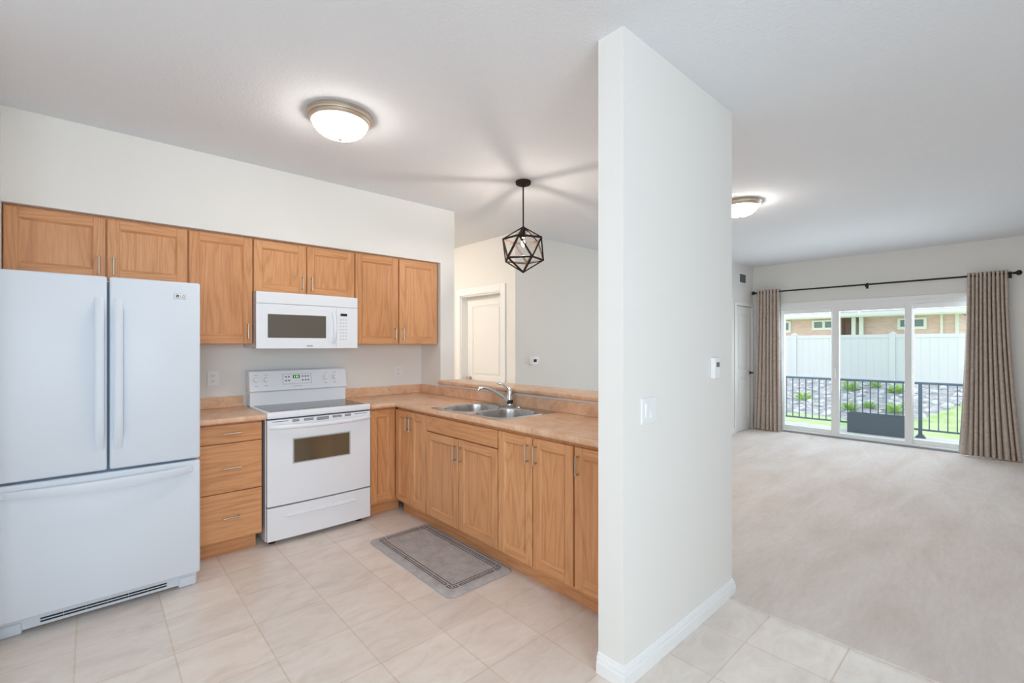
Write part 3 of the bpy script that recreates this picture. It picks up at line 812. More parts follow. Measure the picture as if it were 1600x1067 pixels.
for x0, x1, hx in ((FRX0, SPL0, (0.008, 0.044)), (SPL1, FRX1, (0.082, 0.118))):
    b = B(); box(b, x0, x1, FRY, FRY + 0.085, 0.757, 1.757, bevel=0.010, seg=3)
    d = obj('door', b, 'fridge', fr, smooth=True)
    obj('handle', vhandle(*hx), 'fridge', d, smooth=True)
    if x0 > 0:
        b = B(); box(b, 0.337, 0.393, FRY - 0.0020, FRY + 0.001, 1.662, 1.690, 2, bevel=0.001, seg=1)
        box(b, 0.3385, 0.3915, FRY - 0.0026, FRY - 0.0015, 1.6635, 1.6885, 0)
        lathe(b, [(0.0085, -0.0032), (0.0085, -0.002)], (0.352, FRY, 1.676), 20, 'y', 1)
        bd = obj('badge', b, ['plastic', 'logo', 'mark'], d, 'small silver badge with a round mark and letters')
        # the face inside the round mark, and the two letters beside it
        b = B(); tube(b, [(0.352 + 0.006 * math.cos(a), FRY - 0.0034, 1.676 + 0.006 * math.sin(a)) for a in [0.0 - k * 0.33 for k in range(15)]], 0.0006, 6)
        box(b, 0.3495, 0.3505, FRY - 0.0038, FRY - 0.003, 1.677, 1.679); box(b, 0.3515, 0.3525, FRY - 0.0038, FRY - 0.003, 1.672, 1.679); box(b, 0.3525, 0.3555, FRY - 0.0038, FRY - 0.003, 1.672, 1.673)
        obj('logo', b, 'plastic', bd)
        obj('lettering', text_bm('LG', 0.020, (0.3755, FRY - 0.0027, 1.676), (1, 0, 0), (0, 0, 1)), 'logo', bd)
b = B(); box(b, FRX0, FRX1, FRY, FRY + 0.085, 0.100, 0.744, bevel=0.010, seg=3)
d = obj('freezer_drawer', b, 'fridge', fr, smooth=True)
b = B(); n = 24; rows = []
for k in range(n + 1):
    t_ = k / n; x = FRX0 + 0.028 + (FRX1 - FRX0 - 0.066) * t_; o_ = 0.008 + 0.052 * math.sin(PI * t_) ** 0.6; hz = 0.018 * math.sin(PI * t_)
    zc = 0.702
    rows.append([b.verts.new(p) for p in ((x, FRY - o_, zc + 0.014), (x, FRY - o_ - 0.004, zc - 0.004), (x, FRY - o_ + 0.004, zc - 0.018 - hz), (x, FRY - o_ + 0.014, zc - 0.018 - hz), (x, FRY - o_ + 0.014, zc + 0.017), (x, FRY - o_ + 0.006, zc + 0.018))])
for r0, r1 in zip(rows, rows[1:]):
    for k in range(6): b.faces.new((r0[k], r0[(k + 1) % 6], r1[(k + 1) % 6], r1[k]))
b.faces.new(rows[0]); b.faces.new(rows[-1])
for x in (FRX0 + 0.05, FRX1 - 0.06): box(b, x - 0.02, x + 0.02, FRY - 0.016, FRY + 0.004, 0.690, 0.712)
obj('handle', b, 'fridge', d, smooth=True)
b = B(); box(b, FRX0 + 0.004, FRX1 - 0.006, FRY + 0.088, FRY + 0.14, 0.016, 0.108, 0, 0.004)
for r in (0.032, 0.046):
    for k in range(6):
        x = -0.19 + k * 0.084; box(b, x, x + 0.083, FRY + 0.0865, FRY + 0.092, r, r + 0.008, 1)
obj('grille', b, ['fridge', 'black'], fr)
for x in (FRX0 + 0.05, FRX1 - 0.05):
    b = B(); box(b, x - 0.044, x + 0.044, FRY + 0.078, FRY + 0.15, 0.001, 0.060, bevel=0.012, seg=3); obj('foot', b, 'fridge', fr, smooth=True)

# ------------------------------------------------------------------ range
RX0, RX1, RY = 0.8910, 1.6480, 3.493
rg = thing('range', 'white electric range with glass cooktop beside the drawer cabinet', 'stove', ((RX0 + RX1) / 2, 3.78, 0))
b = B(); box(b, RX0, RX1, RY + 0.042, YB - 0.03, 0.030, 0.886); obj('body', b, 'white', rg)
b = B(); box(b, RX0 + 0.004, RX1 - 0.004, RY + 0.03, RY + 0.043, 0.05, 0.886); obj('gap_lining', b, 'black', rg, 'black lining in the gaps round the oven door')
b = B(); box(b, RX0 - 0.002, RX1 + 0.002, RY - 0.004, YB - 0.095, 0.8865, 0.932, bevel=0.012, seg=3)
ck = obj('cooktop', b, 'white', rg, smooth=True)
b = B(); box(b, RX0 + 0.030, RX1 - 0.030, RY + 0.045, YB - 0.125, 0.9310, 0.9345, bevel=0.0012, seg=1)
obj('glass_surface', b, 'cook_glass', ck, 'dark glossy ceramic glass')
b = B(); box(b, RX0 + 0.004, RX1 - 0.004, YB - 0.112, YB - 0.03, 0.930, 1.040, bevel=0.004)
bg = obj('backguard', b, 'white', rg)
def pz(z): return YB - 0.128 + (z - 1.045) * 0.16              # sloped face of the control panel
b = B(); prism(b, [(pz(1.045), 1.045), (pz(1.195), 1.195), (pz(1.195) + 0.012, 1.2045), (YB - 0.028, 1.2045), (YB - 0.028, 1.035), (pz(1.045) + 0.01, 1.035)], 'x', RX0 - 0.002, RX1 + 0.002)
soften(b, lambda e: abs(e.verts[0].co.x - e.verts[1].co.x) < 1e-4 and (e.verts[0].co.x < RX0 or e.verts[0].co.x > RX1), 0.008, 3)
cp = obj('control_panel', b, 'white', rg, smooth=True)
SL = Vector((0, -1, 0.16)).normalized()
def on_panel(x, z, o=0.0): return Vector((x, pz(z), z)) + SL * o
for x in (0.938, 1.008, 1.470, 1.545):
    z = 1.130; b = B()
    c0 = on_panel(x, z); tube(b, [c0 - SL * 0.001, c0 + SL * 0.006, c0 + SL * 0.007], [0.025, 0.025, 0.021], 28)
    tube(b, [c0 + SL * 0.006, c0 + SL * 0.022, c0 + SL * 0.024], [0.019, 0.017, 0.014], 28)
    u = Vector((0.25, 0, 1)).normalized()
    p = c0 + SL * 0.0225
    a1, a2 = p - u * 0.015, p + u * 0.015
    tube(b, [a1, a2], 0.0042, 8)
    k = obj('knob', b, 'plastic', cp, smooth=True)
def panel_rect(b, x0, x1, z0, z1, o=0.0008, mat=0):
    vs_ = [b.verts.new(on_panel(x, z, o)) for x, z in ((x0, z0), (x1, z0), (x1, z1), (x0, z1))]
    vb_ = [b.verts.new(on_panel(x, z, -0.0008)) for x, z in ((x0, z0), (x1, z0), (x1, z1), (x0, z1))]
    fs = [b.faces.new(vs_), b.faces.new(vb_[::-1])] + [b.faces.new((vb_[k], vb_[(k + 1) % 4], vs_[(k + 1) % 4], vs_[k])) for k in range(4)]
    for f_ in fs: f_.material_index = mat
b = B()
for x0, x1, z0, z1 in ((1.130, 1.352, 1.088, 1.0895), (1.130, 1.352, 1.1675, 1.169), (1.130, 1.1315, 1.088, 1.169), (1.3505, 1.352, 1.088, 1.169)): panel_rect(b, x0, x1, z0, z1)
obj('keypad_outline', b, 'mark', cp)
for r, zz in enumerate((1.146, 1.116)):
    for x in (1.155, 1.178, 1.283, 1.306, 1.327):
        b = B(); panel_rect(b, x - 0.0065, x + 0.0065, zz - 0.0055, zz + 0.0055, 0.0012); obj('button', b, 'mark', cp)
b = B(); panel_rect(b, 1.208, 1.260, 1.133, 1.158, 0.001); dp = obj('clock_display', b, 'lcd', cp, 'black clock display with green digits')
b = B()
def seg7(b, x, z, on, w_=0.007, h=0.013, t_=0.0018):
    S = {'a': (0, h - t_, w_, h), 'g': (0, h / 2 - t_ / 2, w_, h / 2 + t_ / 2), 'd': (0, 0, w_, t_), 'f': (0, h / 2, t_, h), 'e': (0, 0, t_, h / 2), 'b': (w_ - t_, h / 2, w_, h), 'c': (w_ - t_, 0, w_, h / 2)}
    for q in on: x0, z0, x1, z1 = S[q]; panel_rect(b, x + x0, x + x1, z + z0, z + z1, 0.0016)
seg7(b, 1.216, 1.139, 'abged'); seg7(b, 1.231, 1.139, 'abged'); seg7(b, 1.243, 1.139, 'abcdef')
obj('digits', b, 'digits', dp, 'green lit digits')
def mark(x0, x1, z0, z1):
    b = B(); panel_rect(b, x0, x1, z0, z1); obj('printed_mark', b, 'mark', cp)
mark(1.204, 1.279, 1.0685, 1.0705)
for x in (0.938, 1.008, 1.470, 1.545): mark(x - 0.012, x + 0.012, 1.082, 1.085); mark(x - 0.014, x + 0.016, 1.166, 1.168)
def bowed(b, x0, x1, fn, z0, z1, depth, n=20, mat=0):
    """slab whose front follows y = fn(x)"""
    rows = []
    for k in range(n + 1):
        x = x0 + (x1 - x0) * k / n; y = fn(x)
        rows.append([b.verts.new(p) for p in ((x, y, z0), (x, y, z1), (x, y + depth, z1), (x, y + depth, z0))])
    fs = []
    for r0, r1 in zip(rows, rows[1:]):
        for k in range(4): fs.append(b.faces.new((r0[k], r0[(k + 1) % 4], r1[(k + 1) % 4], r1[k])))
    fs += [b.faces.new(rows[0]), b.faces.new(rows[-1])]
    for f_ in fs: f_.material_index = mat
rc, rh = (RX0 + RX1) / 2, (RX1 - RX0) / 2
od = lambda x: RY - 0.010 * (1 - ((x - rc) / rh) ** 2) + 0.002
b = B(); bowed(b, RX0 + 0.003, RX1 - 0.003, od, 0.277, 0.878, 0.04); dr = obj('oven_door', b, 'white', rg, smooth=True, auto=30)
b = B(); bowed(b, 1.058, 1.480, lambda x: od(x) - 0.0012, 0.556, 0.737, 0.006); obj('window_frame', b, 'oven_frame', dr, 'grey edge of the oven window', smooth=True, auto=30)
b = B(); bowed(b, 1.067, 1.470, lambda x: od(x) - 0.0020, 0.564, 0.728, 0.006); obj('window', b, 'dark_glass', dr, 'dark reflective oven glass with a brown reflection in its colour', smooth=True, auto=30)
b = B()
for x0, x1, rws in ((0.926, 1.029, 1), (1.056, 1.103, 3), (1.134, 1.202, 3), (1.224, 1.314, 4), (1.341, 1.411, 3), (1.435, 1.484, 3), (1.512, 1.617, 1)):
    for r in range(rws):
        zz = 0.8715 - r * 0.0062 if rws > 1 else 0.8675
        bowed(b, x0, x1, lambda x: od(x) - 0.0008, zz - 0.0034, zz, 0.003, 3)
obj('vent_slots', b, 'black', dr, 'dark vent slots above the handle')
b = B(); pts, rad = [], []
for k in range(25):
    t_ = k / 24; x = RX0 + 0.02 + (RX1 - RX0 - 0.04) * t_; o_ = 0.010 + 0.046 * math.sin(PI * t_) ** 0.5
    pts.append((x, od(x) - o_, 0.832 - 0.004 * math.sin(PI * t_))); rad.append(0.017)
tube(b, pts, rad, 14)
for x in (RX0 + 0.035, RX1 - 0.035): box(b, x - 0.014, x + 0.014, RY - 0.03, RY + 0.004, 0.822, 0.842)
obj('handle', b, 'white', dr, smooth=True)
b = B(); bowed(b, RX0 + 0.003, RX1 - 0.003, od, 0.036, 0.266, 0.04); sd = obj('storage_drawer', b, 'white', rg, smooth=True, auto=30)
b = B(); n = 16
rows = []
for k in range(n + 1):
    t_ = k / n; x = 1.005 + 0.548 * t_; q = math.sin(PI * min(max(t_ * 8, 0), 0.5)) if t_ < 0.5 else math.sin(PI * min((1 - t_) * 8, 0.5))
    y = od(x) - 0.001
    rows.append([b.verts.new(p) for p in ((x, y, 0.196 + 0.014 * q), (x, y - 0.012 * q, 0.196 + 0.008 * q), (x, y - 0.014 * q, 0.196 - 0.004 * q), (x, y, 0.196 - 0.012 * q), (x, y + 0.002, 0.196))])
for r0, r1 in zip(rows, rows[1:]):
    for k in range(5): b.faces.new((r0[k], r0[(k + 1) % 5], r1[(k + 1) % 5], r1[k]))
obj('grip', b, 'white', sd, smooth=True)
for x in (RX0 + 0.05, RX1 - 0.07):
    b = B(); lathe(b, [(0.022, 0.001), (0.022, 0.012), (0.012, 0.014), (0.012, 0.034)], (x, RY + 0.07, 0), 18); obj('foot', b, 'black', rg, 'black levelling foot', smooth=True)

# ------------------------------------------------------------------ microwave
MX0, MX1, MY, MZ0, MZ1 = 0.8745, 1.6300, 3.700, 1.378, 1.7920
mw = thing('microwave', 'white over-the-range microwave hung below the short cabinet', 'microwave', ((MX0 + MX1) / 2, 3.9, MZ0))
mc, mh = (MX0 + MX1) / 2, (MX1 - MX0) / 2
mf = lambda x: MY - 0.022 * (1 - ((x - mc) / mh) ** 2)
b = B(); box(b, MX0, MX1, MY + 0.03, YB - 0.002, MZ0 + 0.004, MZ1); obj('body', b, 'white', mw)
b = B(); box(b, MX0 + 0.05, MX1 - 0.05, MY + 0.05, YB - 0.05, MZ0, MZ0 + 0.006); obj('underside_vent', b, 'black', mw)
b = B(); bowed(b, MX0, MX1, mf, 1.7085, MZ1, 0.04); obj('vent_band', b, 'white', mw, smooth=True, auto=30)
b = B(); bowed(b, MX0, 1.4475, mf, MZ0, 1.7055, 0.04); dr = obj('door', b, 'white', mw, smooth=True, auto=30)
b = B()
for x0, x1, z0, z1 in ((0.916, 1.392, 1.672, 1.676), (0.916, 1.392, 1.418, 1.422), (0.916, 0.920, 1.418, 1.676)): bowed(b, x0, x1, lambda x: mf(x) - 0.0015, z0, z1, 0.003)
obj('door_moulding', b, 'white', dr)
b = B(); bowed(b, 0.948, 1.364, lambda x: mf(x) - 0.0012, 1.456, 1.630, 0.004); obj('window', b, 'micro_glass', dr, 'grey-brown glass window', smooth=True, auto=30)
b = B(); pts = []
for k in range(17):
    t_ = k / 16; pts.append((1.422, mf(1.422) - 0.002 - 0.034 * math.sin(PI * t_) ** 0.7, 1.418 + 0.25 * t_))
tube(b, pts, [0.012 if 0 < k < 16 else 0.010 for k in range(17)], 12); obj('handle', b, 'white', dr, smooth=True)
b = B()
for k in range(7): bowed(b, 1.2185 + k * 0.0063, 1.2235 + k * 0.0063, lambda x: mf(x) - 0.0008, 1.393, 1.399, 0.002, 1)
obj('maker_mark', b, 'logo', dr, 'small dark printed mark')
b = B(); bowed(b, 1.4500, MX1, mf, MZ0, 1.7055, 0.04); cp = obj('control_panel', b, 'white', mw, smooth=True, auto=30)
b = B(); bowed(b, 1.482, 1.538, lambda x: mf(x) - 0.0012, 1.636, 1.656, 0.004, 4); obj('display', b, 'lcd_blue', cp, 'small dark blue display')
MT['key'] = flat('pale_grey_key', rgb(206, 206, 208), 0.5)
for r, zz in enumerate((1.606, 1.580, 1.553, 1.527, 1.501, 1.475, 1.449)):
    for c in range(3):
        x = 1.484 + c * 0.0225
        b = B(); bowed(b, x - 0.006, x + 0.006, lambda q: mf(q) - 0.001, zz - 0.006, zz + 0.006, 0.003, 1); obj('button', b, 'key', cp)

# ------------------------------------------------------------------ small fittings
def wall_plate_y(name, label, cat, x0, x1, y, z0, z1, group=None):
    t = thing(name, label, cat, ((x0 + x1) / 2, y, (z0 + z1) / 2), group)
    b = B(); box(b, x0, x1, y - 0.007, y + 0.0, z0, z1, bevel=0.003); obj('cover_plate', b, 'plastic', t)
    return t
for label, x0, x1, z0, z1 in (('white wall outlet between refrigerator and range', 0.634, 0.711, 1.094, 1.209), ('white wall outlet right of the range near the corner', 2.172, 2.249, 1.086, 1.198)):
    t = wall_plate_y('wall_outlet', label, 'outlet', x0, x1, YB - 0.0005, z0, z1, 'outlets above the kitchen backsplash')
    xm = (x0 + x1) / 2; zm = (z0 + z1) / 2
    for s in (-1, 1):
        b = B(); zc = zm + s * 0.020
        box(b, xm - 0.017, xm + 0.017, YB - 0.0095, YB - 0.007, zc - 0.0145, zc + 0.0145, 0, 0.001, 1)
        for dx in (-0.0075, 0.0075): box(b, xm + dx - 0.0013, xm + dx + 0.0013, YB - 0.0100, YB - 0.009, zc - 0.002, zc + 0.007, 1)
        box(b, xm - 0.002, xm + 0.002, YB - 0.0100, YB - 0.009, zc - 0.010, zc - 0.006, 1)
        obj('socket', b, ['plastic', 'black'], t)
t = wall_plate_y('light_switch', 'white double rocker light switch on the partition wall', 'light switch', 1.738, 1.858, YS0, 1.060, 1.174)
for x0, x1, tilt in ((1.767, 1.795, 1), (1.801, 1.829, -1)):
    b = B(); prism(b, [(YS0 - 0.007, 1.084), (YS0 - (0.008 if tilt > 0 else 0.015), 1.085), (YS0 - (0.015 if tilt > 0 else 0.008), 1.149), (YS0 - 0.007, 1.150)], 'x', x0, x1); obj('rocker', b, 'plastic', t)
t = thing('thermostat', 'white thermostat box near the edge of the partition wall', 'thermostat', (2.46, YS0, 1.28))
b = B(); box(b, 2.406, 2.468, YS0 - 0.0225, YS0, 1.226, 1.336, bevel=0.004); obj('housing', b, 'plastic', t)
b = B(); box(b, 2.426, 2.460, YS0 - 0.0238, YS0 - 0.021, 1.287, 1.312); obj('screen', b, 'lcd_grey', t, 'small grey screen')
t = thing('thermostat', 'rounded white thermostat on the grey dining wall', 'thermostat', (3.93, YG, 1.21))
b = B(); prism(b, rrect(3.932, 1.212, 0.080, 0.050, 1, 32), 'y', YG - 0.026, YG); soften(b, lambda e: all(abs(v.co.y - YG + 0.026) < 1e-4 for v in e.verts), 0.008, 3); obj('housing', b, 'plastic', t, smooth=True)
b = B(); box(b, 3.912, 3.962, YG - 0.0275, YG - 0.024, 1.198, 1.232); obj('screen', b, 'lcd', t, 'dark square screen')
b = B()
for k in range(3): box(b, 3.980, 3.994, YG - 0.0275, YG - 0.024, 1.200 + k * 0.013, 1.207 + k * 0.013)
obj('button', b, 'key', t)

t = thing('air_vent', 'white louvred air vent high above the closet door', 'vent', (7.83, YL, 2.50))
b = B(); vx0, vx1, vz0, vz1 = 7.685, 7.975, 2.395, 2.575
for x0, x1, z0, z1 in ((vx0, vx0 + 0.022, vz0, vz1), (vx1 - 0.022, vx1, vz0, vz1), (vx0 + 0.022, vx1 - 0.022, vz0, vz0 + 0.022), (vx0 + 0.022, vx1 - 0.022, vz1 - 0.022, vz1)): box(b, x0, x1, YL - 0.008, YL, z0, z1)
obj('frame', b, 'plastic', t)
b = B(); box(b, vx0 + 0.02, vx1 - 0.02, YL - 0.002, YL, vz0 + 0.02, vz1 - 0.02); obj('duct_opening', b, 'duct', t, 'dark opening behind the louvres')
b = B()
for k in range(7):
    z = vz0 + 0.03 + k * 0.0185; prism(b, [(YL - 0.002, z + 0.008), (YL - 0.0075, z), (YL - 0.0065, z - 0.001), (YL - 0.001, z + 0.006)], 'x', vx0 + 0.02, vx1 - 0.02)
obj('louvres', b, 'grey_plastic', t)

# mat ------------------------------------------------------------------------
mt = thing('kitchen_mat', 'grey cushioned kitchen mat with dark border pattern', 'mat', (1.69, 2.61, 0))
m0, m1, n0, n1 = 1.452, 1.938, 2.105, 3.120
def rr(i, z, r=0.05):
    pts = []
    for cx, cy, a0 in ((m1 - r, n1 - r, 0), (m0 + r, n1 - r, PI / 2), (m0 + r, n0 + r, PI), (m1 - r, n0 + r, 1.5 * PI)):
        for k in range(7):
            a = a0 + PI / 2 * k / 6; pts.append((cx + (r - i) * math.cos(a), cy + (r - i) * math.sin(a), z))
    return pts
b = B(); rows = [[b.verts.new(p) for p in rr(i, z)] for i, z in ((0.003, 0.001), (0.0, 0.003), (0.004, 0.007), (0.022, 0.0160), (0.038, 0.0185), (0.047, 0.0190))]
for r0, r1 in zip(rows, rows[1:]):
    for k in range(len(r0)): b.faces.new((r0[k], r0[(k + 1) % len(r0)], r1[(k + 1) % len(r0)], r1[k]))
b.faces.new(rows[-1]); b.faces.new(rows[0][::-1])
obj('cushion', b, 'mat', mt, smooth=True, auto=60)
b = B(); lw = 0.0048
def ln(x0, y0, x1, y1):
    box(b, min(x0, x1) - lw / 2, max(x0, x1) + lw / 2, min(y0, y1) - lw / 2, max(y0, y1) + lw / 2, 0.0180, 0.0195)
def loop(x0, x1, y0, y1):
    ln(x0, y0, x1, y0); ln(x0, y1, x1, y1); ln(x0, y0, x0, y1); ln(x1, y0, x1, y1)
e0, e1, g0, g1 = m0 + 0.072, m1 - 0.072, n0 + 0.080, n1 - 0.080      # the border rectangle
cs, g = 0.045, 0.012
loop(e0 + g, e1 - g, g0 + g, g1 - g)
for y, s in ((g0, 1), (g1, -1)): loop(e0 + cs, e1 - cs, min(y - s * 0.006, y - s * 0.020), max(y - s * 0.006, y - s * 0.020))
for x, s in ((e0, 1), (e1, -1)): loop(min(x - s * 0.006, x - s * 0.020), max(x - s * 0.006, x - s * 0.020), g0 + cs, g1 - cs)
for x, sx in ((e0, 1), (e1, -1)):
    for y, sy in ((g0, 1), (g1, -1)):
        q = lambda u: x + sx * u
        w_ = lambda u: y + sy * u
        loop(min(q(-0.022), q(-0.004)), max(q(-0.022), q(-0.004)), min(w_(0.006), w_(0.026)), max(w_(0.006), w_(0.026)))
        loop(min(q(0.006), q(0.026)), max(q(0.006), q(0.026)), min(w_(-0.022), w_(-0.004)), max(w_(-0.022), w_(-0.004)))
        ln(q(-0.022), w_(-0.008), q(-0.008), w_(-0.008)); ln(q(-0.008), w_(-0.022), q(-0.008), w_(-0.008))
obj('border_pattern', b, 'matline', mt, 'dark grooved double border line')

# ceiling lights -------------------------------------------------------------
def flush_light(label, x, y, bowl='bowl'):
    t = thing('ceiling_light', label, 'ceiling light', (x, y, HC), 'flush ceiling lights')
    b = B(); lathe(b, [(0.10, HC - 0.0005), (0.178, HC - 0.0005), (0.179, HC - 0.010), (0.174, HC - 0.013), (0.176, HC - 0.019), (0.174, HC - 0.028), (0.166, HC - 0.031), (0.167, HC - 0.038), (0.161, HC - 0.046), (0.153, HC - 0.048), (0.140, HC - 0.040), (0.11, HC - 0.03)], (x, y, 0), 56)
    obj('ring', b, 'pewter', t, smooth=True)
    b = B(); lathe(b, [(0.146, HC - 0.040), (0.149, HC - 0.050), (0.143, HC - 0.066), (0.128, HC - 0.086), (0.104, HC - 0.104), (0.072, HC - 0.117), (0.036, HC - 0.124), (0.006, HC - 0.126)], (x, y, 0), 48)
    obj('glass_bowl', b, bowl, t, 'glowing white glass bowl', smooth=True)
    b = B(); lathe(b, [(0.014, HC - 0.1245), (0.015, HC - 0.130), (0.011, HC - 0.138), (0.004, HC - 0.146)], (x, y, 0), 16)
    obj('finial', b, 'pewter', t, smooth=True)
flush_light('lit flush ceiling light with pewter ring over the kitchen', 1.048, 2.612)
flush_light('lit flush ceiling light in the living room, half hidden by the partition', 4.415, 1.735, 'bowl_living')

flush_light('lit flush ceiling light in the hall behind the cabinet wall', 2.15, 5.05, 'bowl_hall')

PX, PY_ = 2.552, 2.672
pn = thing('pendant_light', 'dark metal geometric cage pendant hanging above the bar', 'pendant light', (PX, PY_, HC))
b = B(); lathe(b, [(0.060, HC - 0.0005), (0.062, HC - 0.006), (0.060, HC - 0.024), (0.054, HC - 0.028), (0.012, HC - 0.029), (0.010, HC - 0.045)], (PX, PY_, 0), 36); obj('canopy', b, 'iron', pn, smooth=True)
R = 0.182; PZ = 2.166
b = B(); tube(b, [(PX, PY_, HC - 0.03), (PX, PY_, PZ + R - 0.006)], 0.0058, 12); obj('rod', b, 'iron', pn, smooth=True)
rv = Vector((math.sin(YAW), -math.cos(YAW), 0)); dv = Vector((math.cos(YAW), math.sin(YAW), 0)); C0 = Vector((PX, PY_, PZ))
hr, hz = R * 2 / math.sqrt(5), R / math.sqrt(5)
P0 = math.radians(5)
lower = [C0 + (rv * math.cos(P0 + k * 2 * PI / 5) + dv * math.sin(P0 + k * 2 * PI / 5)) * hr - Vector((0, 0, hz)) for k in range(5)]
upper = [C0 + (rv * math.cos(P0 + (k + 0.5) * 2 * PI / 5) + dv * math.sin(P0 + (k + 0.5) * 2 * PI / 5)) * hr + Vector((0, 0, hz)) for k in range(5)]
topv, botv = C0 + Vector((0, 0, R)), C0 - Vector((0, 0, R))
edges = [(topv, u) for u in upper] + [(botv, l) for l in lower] + [(upper[k], upper[(k + 1) % 5]) for k in range(5)] + [(lower[k], lower[(k + 1) % 5]) for k in range(5)]
for k in range(5): edges += [(lower[k], upper[k]), (upper[k], lower[(k + 1) % 5])]
b = B()
for p, q in edges:                                        # flat square bars
    d = (q - p).normalized(); n_ = ((p + q) / 2 - C0).normalized(); s_ = d.cross(n_).normalized()
    ring_ = []
    for w_ in (p - d * 0.002, q + d * 0.002):
        ring_.append([b.verts.new(w_ + s_ * a_ * 0.0072 + n_ * c_ * 0.0045) for a_, c_ in ((-1, -1), (1, -1), (1, 1), (-1, 1))])
    for k in range(4): b.faces.new((ring_[0][k], ring_[0][(k + 1) % 4], ring_[1][(k + 1) % 4], ring_[1][k]))
    b.faces.new(ring_[0]); b.faces.new(ring_[1][::-1])
obj('cage', b, 'iron', pn)
b = B(); lathe(b, [(0.012, PZ + R - 0.01), (0.017, PZ + 0.15), (0.019, PZ + 0.10), (0.017, PZ + 0.095)], (PX, PY_, 0), 20); obj('socket', b, 'iron', pn, smooth=True)
b = B(); lathe(b, [(0.013, PZ + 0.096), (0.014, PZ + 0.082), (0.024, PZ + 0.064), (0.028, PZ + 0.048), (0.024, PZ + 0.030), (0.012, PZ + 0.021), (0.002, PZ + 0.019)], (PX, PY_, 0), 24); bl = obj('bulb', b, 'bulb_glass', pn, 'clear lit bulb', smooth=True)
b = B(); lathe(b, [(0.003, PZ + 0.074), (0.012, PZ + 0.064), (0.015, PZ + 0.052), (0.012, PZ + 0.040), (0.003, PZ + 0.030)], (PX, PY_, 0), 16); obj('filament', b, 'bulb', bl, smooth=True)

# curtains -------------------------------------------------------------------
rd = thing('curtain_rod', 'long black curtain rod with ball finials above the patio door', 'curtain rod', (XW, 1.48, 2.265))
RXc, RZ = 8.170, 2.266
b = B(); tube(b, [(RXc, 0.045, RZ), (RXc, 2.945, RZ)], 0.0115, 14); obj('rod', b, 'rod', rd, smooth=True)
for y, s in ((0.045, -1), (2.945, 1)):
    b = B(); lathe(b, [(0.012, 0), (0.016, s * 0.006), (0.011, s * 0.014), (0.024, s * 0.024), (0.031, s * 0.038), (0.030, s * 0.052), (0.021, s * 0.064), (0.006, s * 0.070)], (RXc, y, RZ), 24, 'y'); obj('finial', b, 'rod', rd, smooth=True)
for y in (0.075, 1.475, 2.925):
    b = B(); tube(b, [(RXc, y, RZ - 0.014), (XW - 0.001, y, RZ - 0.014)], 0.006, 10); box(b, XW - 0.006, XW - 0.0005, y - 0.014, y + 0.014, RZ - 0.05, RZ + 0.03); box(b, RXc - 0.013, RXc + 0.013, y - 0.008, y + 0.008, RZ - 0.035, RZ - 0.011)
    obj('bracket', b, 'rod', rd)

def curtain(label, top, bot, folds, seed, lin_side):
    rnd = random.Random(seed)
    t = thing('curtain', label, 'curtain', (RXc, (top[0] + top[1]) / 2, 0.006), 'taupe curtains on the black rod')
    NU, NV = folds * 12, 34
    ph = [rnd.uniform(-0.25, 0.25) for _ in range(folds + 2)]; am = [rnd.uniform(0.75, 1.2) for _ in range(folds + 2)]
    zt, zb = RZ + 0.040, 0.016
    def surf(u, v, off=0.0):
        k = u * folds; i = int(k)
        p = ph[i] * (1 - (k - i)) + ph[i + 1] * (k - i); a = am[i] * (1 - (k - i)) + am[i + 1] * (k - i)
        e = v ** 1.7                                     # v = 0 top, 1 hem
        y0 = top[0] + (bot[0] - top[0]) * e; y1 = top[1] + (bot[1] - top[1]) * e
        ang = 2 * PI * (k + p * (0.25 + v))
        amp = (0.040 + 0.010 * v) * a
        x = RXc + (0.55 - abs(math.sin(ang / 2)) ** 0.8) * amp * 1.7 + 0.006 * math.sin(9 * u + 2.2 * v)
        y = y0 + (y1 - y0) * u - 0.10 * (y1 - y0) / folds * math.sin(ang)
        return (x + off, y, zt + (zb - zt) * v)
    b = B(); g_ = [[b.verts.new(surf(i / NU * 0.9999, j / NV)) for i in range(NU + 1)] for j in range(NV + 1)]
    for j in range(NV):
        for i in range(NU): b.faces.new((g_[j][i], g_[j][i + 1], g_[j + 1][i + 1], g_[j + 1][i]))
    r_ = bmesh.ops.extrude_face_region(b, geom=b.faces[:])
    bmesh.ops.translate(b, verts=[v for v in r_['geom'] if isinstance(v, bmesh.types.BMVert)], vec=(0.003, 0, 0))
    obj('drape', b, 'curtain', t, smooth=True, auto=80)
    b = B(); rows = []
    for j in range(NV + 1):
        v = j / NV; row = []
        for i in range(9):
            u = 0.0 if lin_side < 0 else 1.0
            x, y, z = surf(min(u, 0.9999), v)
            row.append(b.verts.new((x + 0.018 + 0.008 * math.sin(i * 1.3), y + lin_side * (0.002 + 0.016 * v * v) - lin_side * 0.012 * i, max(z, 0.03) - 0.03 * (1 - v))))
        rows.append(row)
    for r0, r1 in zip(rows, rows[1:]):
        for k in range(8): b.faces.new((r0[k], r0[k + 1], r1[k + 1], r1[k]))
    obj('lining', b, 'lining', t, 'white lining peeking out at the inner edge', smooth=True)
    return t
curtain('gathered taupe curtain at the left of the patio door', (2.590, 2.935), (2.560, 2.985), 7, 3, -1)
curtain('wider taupe curtain flaring at the right of the patio door', (0.090, 0.445), (-0.030, 0.500), 10, 11, 1)

